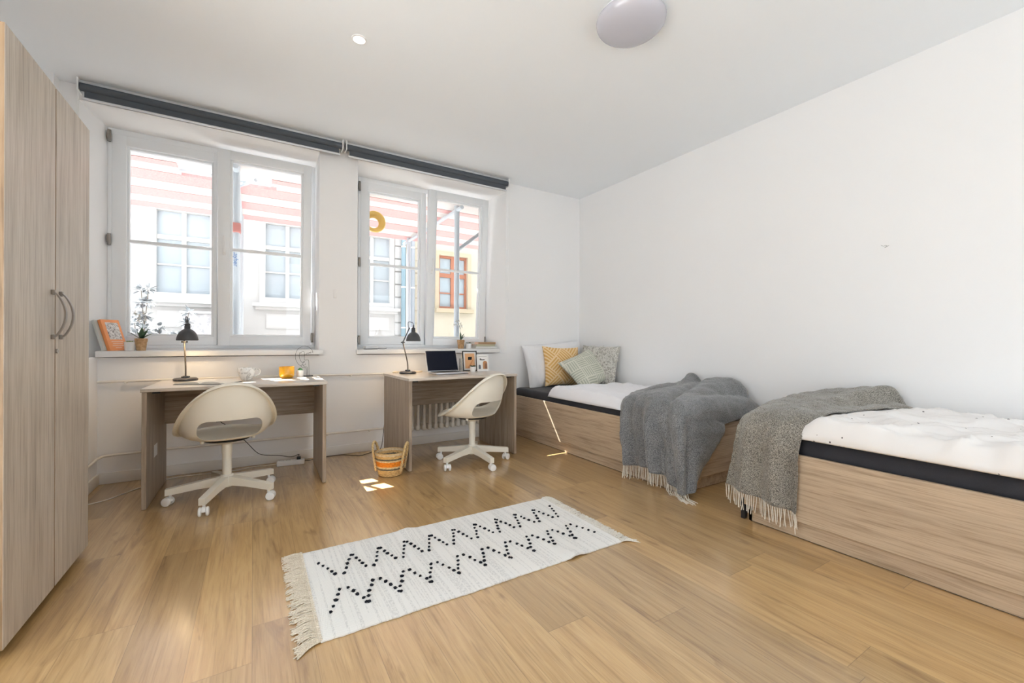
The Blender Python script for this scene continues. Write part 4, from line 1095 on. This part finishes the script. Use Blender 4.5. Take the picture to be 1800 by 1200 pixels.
MB().tube(catmull([(0, 0, .006), (.004, 0, .06), (-.003, 0, .12), (.002, .002, .175)], 6), .0016, 6).obj('wire', plain('gold wire', (.65, .45, .18), .35, .9), t)
bd = MB(); bp = catmull([(1.115, 3.955, 0), (1.15, 3.99, 0), (1.21, 3.975, 0), (1.27, 3.965, 0), (1.32, 3.985, 0), (1.36, 3.96, 0), (1.40, 3.975, 0)], 5)
for k, q in enumerate(bp): bd.sphere((q.x, q.y, DZ + .0085), .0085 if k % 2 else .007, 10)
o = bd.obj('bead_garland', plain('pale wood bead', (.74, .66, .54), .6)); o['label'] = 'pale bead garland lying behind the lamp base on the right desk'; o['category'] = 'garland'

# ================================================================== CABLES
t = thing('power_strip', 'white power strip on the floor under the left desk', 'power strip', (.278, 4.055, 0), R(-6))
MB().box(-.105, .105, -.027, .027, 0, .040, .006, 3).obj('strip_body', M['white'], t)
m = MB()
for x in (-.07, -.02, .03): m.lathe([(.018, .0402), (.016, .0405), (.014, .0402)], 20, (x, 0, 0))
m.obj('socket', plain('socket grey', (.55, .55, .55), .5), t)
MB().box(.045, .075, -.014, .014, .040, .062, .004).obj('plug', M['black'], t)
def cable(label, pts, r, mat, name='cable'):
    o = MB().tube(catmull(pts, 8), r, 8).obj(name, mat); o['label'] = label; o['category'] = 'cable'; o['group'] = 'cables by the window wall'
cable('thin white cable on the floor from behind the wardrobe to the power strip', [(-1.0, 3.66, .004), (-.894, 3.71, .004), (-.82, 3.755, .004), (-.75, 3.85, .004), (-.66, 3.98, .004), (-.552, 4.085, .004), (-.425, 4.11, .004), (-.273, 4.09, .004), (-.12, 4.085, .004), (.00, 4.125, .004), (.10, 4.12, .004), (.150, 4.085, .012), (.176, 4.066, .018)], .0035, M['cable_w'])
cable('black lamp cable hanging behind the left desk to the power strip', [(-.30, 4.085, .735), (-.26, 4.10, .60), (-.235, 4.09, .46), (-.217, 4.09, .405), (-.172, 4.09, .365), (-.055, 4.10, .235), (.03, 4.11, .125), (.09, 4.12, .092), (.20, 4.11, .075), (.28, 4.10, .055), (.338, 4.07, .075), (.335, 4.052, .066)], .0028, M['black'])
cable('black cable along the skirting from the power strip behind the right desk', [(.384, 4.045, .022), (.42, 4.06, .016), (.45, 4.11, .006), (.51, 4.15, .004), (.60, 4.155, .004), (.70, 4.15, .004), (.78, 4.09, .004), (.84, 4.04, .004), (.90, 4.07, .004), (.97, 4.11, .004), (1.03, 4.13, .006), (1.06, 4.14, .05), (1.075, 4.14, .16), (1.10, 4.13, .40), (1.16, 4.12, .70)], .0030, M['black'])
o = MB().box(-.247, -.222, 4.078, 4.100, .405, .425, .003).obj('cable_switch', M['black'], bpy.data.objects['cable.001'])
# ================================================================== STREET OUTSIDE
def ext(o, label, cat, group=None):
    o['label'] = label; o['category'] = cat
    if group: o['group'] = group
    return o
g = G('pale street paving'); br = g.n('TexBrick', {'Vector': g.coord(), 'Scale': 3.0, 'Color1': (.74, .73, .71, 1), 'Color2': (.68, .67, .66, 1), 'Mortar': (.36, .36, .35, 1)})
g.p(color=br.outputs['Color'], rough=.9)
st = MB().box(-14, 18, 4.6, 10, -1.25, -1.15); st.box(-14, 18, 9.0, 10, -1.15, -1.02)
o = st.obj('street', g.m, smooth=False); o['kind'] = 'structure'
FY = 10.0
white_r = plain('white facade render', (.50, .49, .48), .85); white_t = plain('white facade trim', (.57, .56, .55), .8)
pane_m = plain('curtained pane', (.38, .43, .47), .15, 0, .6); yel = plain('cream yellow render', (.53, .49, .40), .85); brown = plain('orange brown window timber', (.38, .15, .085), .6)
b = thing('apartment_building', 'white stuccoed building across the street, seen through both windows', 'building', (0, FY, 0))
wl = MB(); cols = [-6.67, -4.95, -3.23, -1.51, .21, 1.93]
W_, ZB, ZT = .80, 1.93, 3.44
xs = -12
for c in cols:
    wl.box(xs, c - .10, 0, .5, -1.2, 4.1); wl.box(c - .10, c + W_ + .10, 0, .5, -1.2, ZB - .12); wl.box(c - .10, c + W_ + .10, 0, .5, ZT + .12, 4.1); xs = c + W_ + .10
wl.box(xs, 3.10, 0, .5, -1.2, 4.1)
wl.box(-12, 3.1, -.035, 0, .62, .70); wl.box(-12, 3.1, -.06, 0, -1.2, .25)
wl.obj('wall', white_r, b, smooth=False)
for c in cols:
    f = MB()
    for q in ((c - .10, c, ZB - .12, ZT + .12), (c + W_, c + W_ + .10, ZB - .12, ZT + .12)): f.box(q[0], q[1], -.03, .12, q[2], q[3])
    f.box(c, c + W_, -.03, .12, ZT, ZT + .12); f.box(c, c + W_, -.03, .12, ZB - .12, ZB)
    f.box(c + W_ / 2 - .035, c + W_ / 2 + .035, .03, .10, ZB, ZT); f.box(c, c + W_, .034, .098, 2.92, 3.0); f.box(c, c + W_, .05, .09, 2.44, 2.47)
    fo = f.obj('window', white_t, b, smooth=False)
    MB().box(c, c + W_, .085, .095, ZB, ZT).obj('pane', pane_m, fo, smooth=False)
    s = MB(); s.box(c - .22, c + W_ + .22, -.14, 0, ZB - .19, ZB - .12); s.box(c - .17, c + W_ + .17, -.08, 0, ZB - .25, ZB - .19)
    s.box(c - .16, c + W_ + .16, -.10, 0, ZT + .12, ZT + .17)
    s.box(c + .28, c + .52, -.05, 0, ZT + .17, ZT + .75)
    s.box(c + .02, c + W_ - .02, -.02, 0, 1.30, 1.60); s.box(c + .05, c + W_ - .05, -.026, 0, 1.33, 1.57)
    s.obj('window_sill', white_t, b, smooth=False)
q = MB()
for k in range(16): q.box(2.845, 3.05, -.04, 0, -.9 + k * .30, -.9 + k * .30 + .27, .006, 1)
q.obj('quoin_strip', white_t, b)
y = thing('yellow_building', 'cream yellow house with an orange brown window, seen through the right window', 'building', (0, FY - .02, 0))
wl = MB(); c, W2, zb, zt = 3.94, .78, 1.87, 3.20
wl.box(3.1, c, 0, .5, -1.2, 4.1); wl.box(c + W2, 14, 0, .5, -1.2, 4.1); wl.box(c, c + W2, 0, .5, -1.2, zb); wl.box(c, c + W2, 0, .5, zt, 4.1)
wl.obj('wall', yel, y, smooth=False)
qn = MB()
for k in range(16): qn.box(3.14, 3.50, -.025, 0, -.9 + k * .30, -.9 + k * .30 + .27, .006, 1)
qn.obj('quoin_strip', yel, y)
f = MB()
for a, e in ((c, c + .05), (c + W2 - .05, c + W2), (c + W2 / 2 - .04, c + W2 / 2 + .04)): f.box(a, e, .05, .13, zb, zt)
for a, e in ((zb, zb + .06), (zt - .06, zt), (2.66, 2.76)): f.box(c, c + W2, .055, .125, a, e)
f.box(c, c + W2, .07, .11, 2.25, 2.28)
fo = f.obj('window', brown, y, smooth=False)
MB().box(c, c + W2, .10, .11, zb, zt).obj('pane', plain('street pane', (.36, .44, .50), .12, 0, .6), fo, smooth=False)
s = MB(); s.box(c - .10, c + W2 + .14, -.12, 0, zb - .10, zb); s.box(c - .10, c, -.03, 0, zb, zt + .10); s.box(c + W2, c + W2 + .10, -.03, 0, zb, zt + .10); s.box(c, c + W2, -.03, 0, zt, zt + .10)
s.obj('window_surround', plain('sandy stone', (.46, .39, .28), .8), y, smooth=False)
for x, mt, lab in ((3.02, plain('blue grey downpipe', (.22, .32, .38), .5), 'blue grey downpipe on the white facade across the street'), (3.24, plain('grey downpipe', (.30, .33, .37), .5), 'grey downpipe at the edge of the yellow house across the street')):
    t = thing('downpipe', lab, 'downpipe', (x, FY - .13, 0), 0, 'downpipes between the houses opposite')
    MB().cyl((0, 0, -1.1), (0, 0, 4.0), .052, n=16).obj('pipe', mt, t)
    m = MB()
    for z in (.4, 1.35, 2.3, 3.25): m.cyl((0, 0, z), (0, 0, z + .035), .060, n=16); m.box(-.012, .012, 0, .14, z, z + .03)
    m.obj('pipe_clip', M['alu'], t)
# ---- scaffold with red and white boards
sc = thing('scaffold', 'steel scaffold with red and pale boards standing outside both windows', 'scaffold', (0, 0, 0))
redb = fabric('weathered red board', (.58, .30, .30), (.66, .40, .40), 60, .8, .1, 0); paleb = fabric('pale deck board', (.70, .65, .64), (.76, .72, .70), 60, .8, .1, 0)
tube_m = plain('galvanised tube', (.52, .57, .62), .5, .1)
ZD = 2.72
HX0, HX1 = -.62, .16          # deck opening shaped to let the sun patches in
rows = [(4.75, 5.055, paleb, 0), (5.07, 5.20, redb, 1), (5.265, 5.40, paleb, 1), (5.412, 5.72, redb, 0), (5.735, 6.04, paleb, 0), (6.055, 6.36, redb, 0), (6.375, 6.66, paleb, 0), (6.675, 6.92, redb, 0)]
for k, (a, e, mt, hole) in enumerate(rows):
    m = MB()
    if hole: m.box(-5.2, HX0, a, e, ZD, ZD + .04); m.box(HX1 + (.06 if k == 2 else 0), 5.4, a, e, ZD, ZD + .04)
    else: m.box(-5.2, 5.4, a, e, ZD, ZD + .04)
    m.obj('deck_board', mt, sc, smooth=False)
m = MB(); m.box(-5.2, HX0, 5.2, 5.265, ZD + .002, ZD + .03); m.box(HX1, 1.46, 5.2, 5.265, ZD + .002, ZD + .03); m.box(1.92, 5.4, 5.2, 5.265, ZD + .002, ZD + .03)
m.box(1.46, 1.92, 5.235, 5.265, ZD + .002, ZD + .03)  # board cut back so a slit of sun reaches the bed
m.box(-5.2, 5.4, 5.05, 5.075, ZD + .042, ZD + .05); m.box(-5.2, 1.46, 5.395, 5.416, ZD + .042, ZD + .05); m.box(-5.2, 5.4, 4.60, 4.76, ZD, ZD + .035)
for a in (5.7275, 6.0475, 6.3675, 6.6675): m.box(-5.2, 5.4, a - .012, a + .012, ZD + .042, ZD + .05)
m.obj('filler_board', paleb, sc, smooth=False)
m = MB(); m.box(HX0, HX1, 5.205, 5.262, ZD - .02, ZD); m.obj('hatch_bar', tube_m, sc, smooth=False)
MB().cyl((.02, 5.07, ZD - .03), (-.16, 5.42, ZD - .03), .018, n=10).obj('brace', tube_m, sc)
for x in (-2.55, -.142, 2.15, 4.5):
    for yy in (4.85, 6.75):
        if yy > 6: xx = x * 1.0
        MB().cyl((x, yy, -1.15), (x, yy, 5.2), .033, n=16).obj('standard', tube_m, sc)
    MB().cyl((x, 4.7, ZD - .05), (x, 7.0, ZD - .05), .024, n=12).obj('transom', tube_m, sc)
for yy, z in ((6.75, 3.75), (6.75, 3.3)):
    MB().cyl((-5.2, yy, z), (5.4, yy, z), .024, n=12).obj('guard_rail', tube_m, sc)
MB().cyl((2.15, 4.87, 2.17), (2.62, 5.05, 2.52), .024, n=12).obj('brace', tube_m, sc)
MB().box(-.182, -.102, 4.806, 4.890, 2.08, 2.17, .008).obj('coupler', plain('faded red coupler', (.52, .20, .18), .6), sc)
fc = bpy.data.curves.new('tube_sticker', 'FONT'); fc.body = 'Layher'; fc.size = .056; fc.extrude = .0008; fc.align_x = 'LEFT'; fc.align_y = 'CENTER'
fo = bpy.data.objects.new('tube_sticker', fc); COL.objects.link(fo)
dg = bpy.context.evaluated_depsgraph_get(); dg.update(); me = bpy.data.meshes.new_from_object(fo.evaluated_get(dg)); bpy.data.objects.remove(fo)
o = link('tube_sticker', me, plain('blue sticker ink', (.02, .12, .36), .5), sc, smooth=False)
o.rotation_euler = (R(90), R(90), 0); o.location = (-.142, 4.8155, 1.905)
# yellow hose coil hanging under the deck
m = MB()
for k in range(7): m.tube([(1.19 + (.115 - .008 * k) * math.cos(a), 4.99 + .011 * k, 2.42 + (.115 - .008 * k) * math.sin(a)) for a in [2 * PI * i / 30 for i in range(30)]], .008, 6, closed=True)
o = m.obj('hose_coil', plain('yellow hose', (.80, .55, .14), .5)); ext(o, 'coil of yellow hose hanging from the scaffold outside the right window', 'hose')
# ---- shrub outside the left window
g = G('silvery leaves'); n = g.noise(g.coord(), 6, 2, .5); g.p(color=g.ramp(n, [(.35, (.16, .18, .195)), (.65, (.42, .44, .46))]), rough=.7)
sh_ = thing('shrub', 'silvery leafed shrub outside the lower left corner of the left window', 'shrub', (-1.12, 7.6, -1.15))
rnd = random.Random(12); m = MB(); br_ = MB()
for k in range(16):
    a = rnd.uniform(0, 6.28); rr = rnd.uniform(.1, .95); top = Vector((math.cos(a) * rr * 1.0, math.sin(a) * rr * .4, rnd.uniform(2.1, 2.95) - .42 * max(0, math.cos(a)) * rr - .18 * rr))
    base = Vector((math.cos(a) * .08, math.sin(a) * .08, 0)); mid = base.lerp(top, .55) + Vector((rnd.uniform(-.1, .1), rnd.uniform(-.1, .1), .15))
    P = catmull([base, mid, top], 6); br_.tube(P, [.012 * (1 - .7 * i / len(P)) for i in range(len(P))], 5)
    for q in P[3:]:
        for _ in range(16):
            d = Vector((rnd.uniform(-1, 1), rnd.uniform(-1, 1), rnd.uniform(-.5, 1)))
            leaf(m, q + d * .03, d, rnd.uniform(.06, .10), rnd.uniform(.018, .030), .015, 4)
br_.obj('branches', plain('grey bark', (.20, .17, .14), .9), sh_); m.obj('foliage', g.m, sh_)
t = thing('utility_box', 'grey box standing on the pavement across the street beneath the left window', 'utility box', (-.85, 9.55, -1.02))
MB().box(-.22, .42, -.15, .18, 0, 2.55, .01).obj('cabinet', fabric('grey printed steel', (.40, .40, .42), (.62, .60, .60), 14, .6, 0, 0), t); MB().box(-.25, .45, -.18, .2, 2.55, 2.59, .005).obj('lid', M['alu'], t)
# ================================================================== DAYLIGHT
w = bpy.data.worlds.new('world'); S.world = w; w.use_nodes = True
bg = w.node_tree.nodes['Background']; bg.inputs['Color'].default_value = (*SKYC, 1); bg.inputs['Strength'].default_value = SKY
sd = bpy.data.lights.new('sun', 'SUN'); sd.energy = SUN; sd.angle = R(.35); sd.color = (1, .975, .94)
so = bpy.data.objects.new('sun', sd); COL.objects.link(so)
so.rotation_euler = Vector((.375, -1, -1.34)).to_track_quat('-Z', 'Y').to_euler(); so.location = (-2, 9, 9)
def portal(c, sx, sy, rot):
    l = bpy.data.lights.new('sky_portal', 'AREA'); l.shape = 'RECTANGLE'; l.size = sx; l.size_y = sy; l.cycles.is_portal = True
    o = bpy.data.objects.new('sky_portal', l); COL.objects.link(o); o.location = c; o.rotation_euler = rot
portal((-.231, 4.66, 1.84), 1.48, 1.74, (R(-90), 0, 0)); portal((1.615, 4.66, 1.84), 1.46, 1.74, (R(-90), 0, 0))
portal(((RX0 + RX1) / 2, YB - .25, (RZ0 + RZ1) / 2), RX1 - RX0, RZ1 - RZ0, (R(90), 0, 0))
portal((XL - .25, (LY0 + LY1) / 2, (LZ0 + LZ1) / 2), LZ1 - LZ0, LY1 - LY0, (0, R(-90), 0))
S.cycles.max_bounces = 14; S.cycles.diffuse_bounces = 8; S.cycles.glossy_bounces = 4; S.cycles.transmission_bounces = 6; S.cycles.transparent_max_bounces = 12
S.cycles.sample_clamp_indirect = 6.0
S.cycles.caustics_reflective = False; S.cycles.caustics_refractive = False
S.cycles.use_denoising = True
try: S.cycles.denoiser = 'OPENIMAGEDENOISE'
except Exception: pass
bpy.context.view_layer.update()
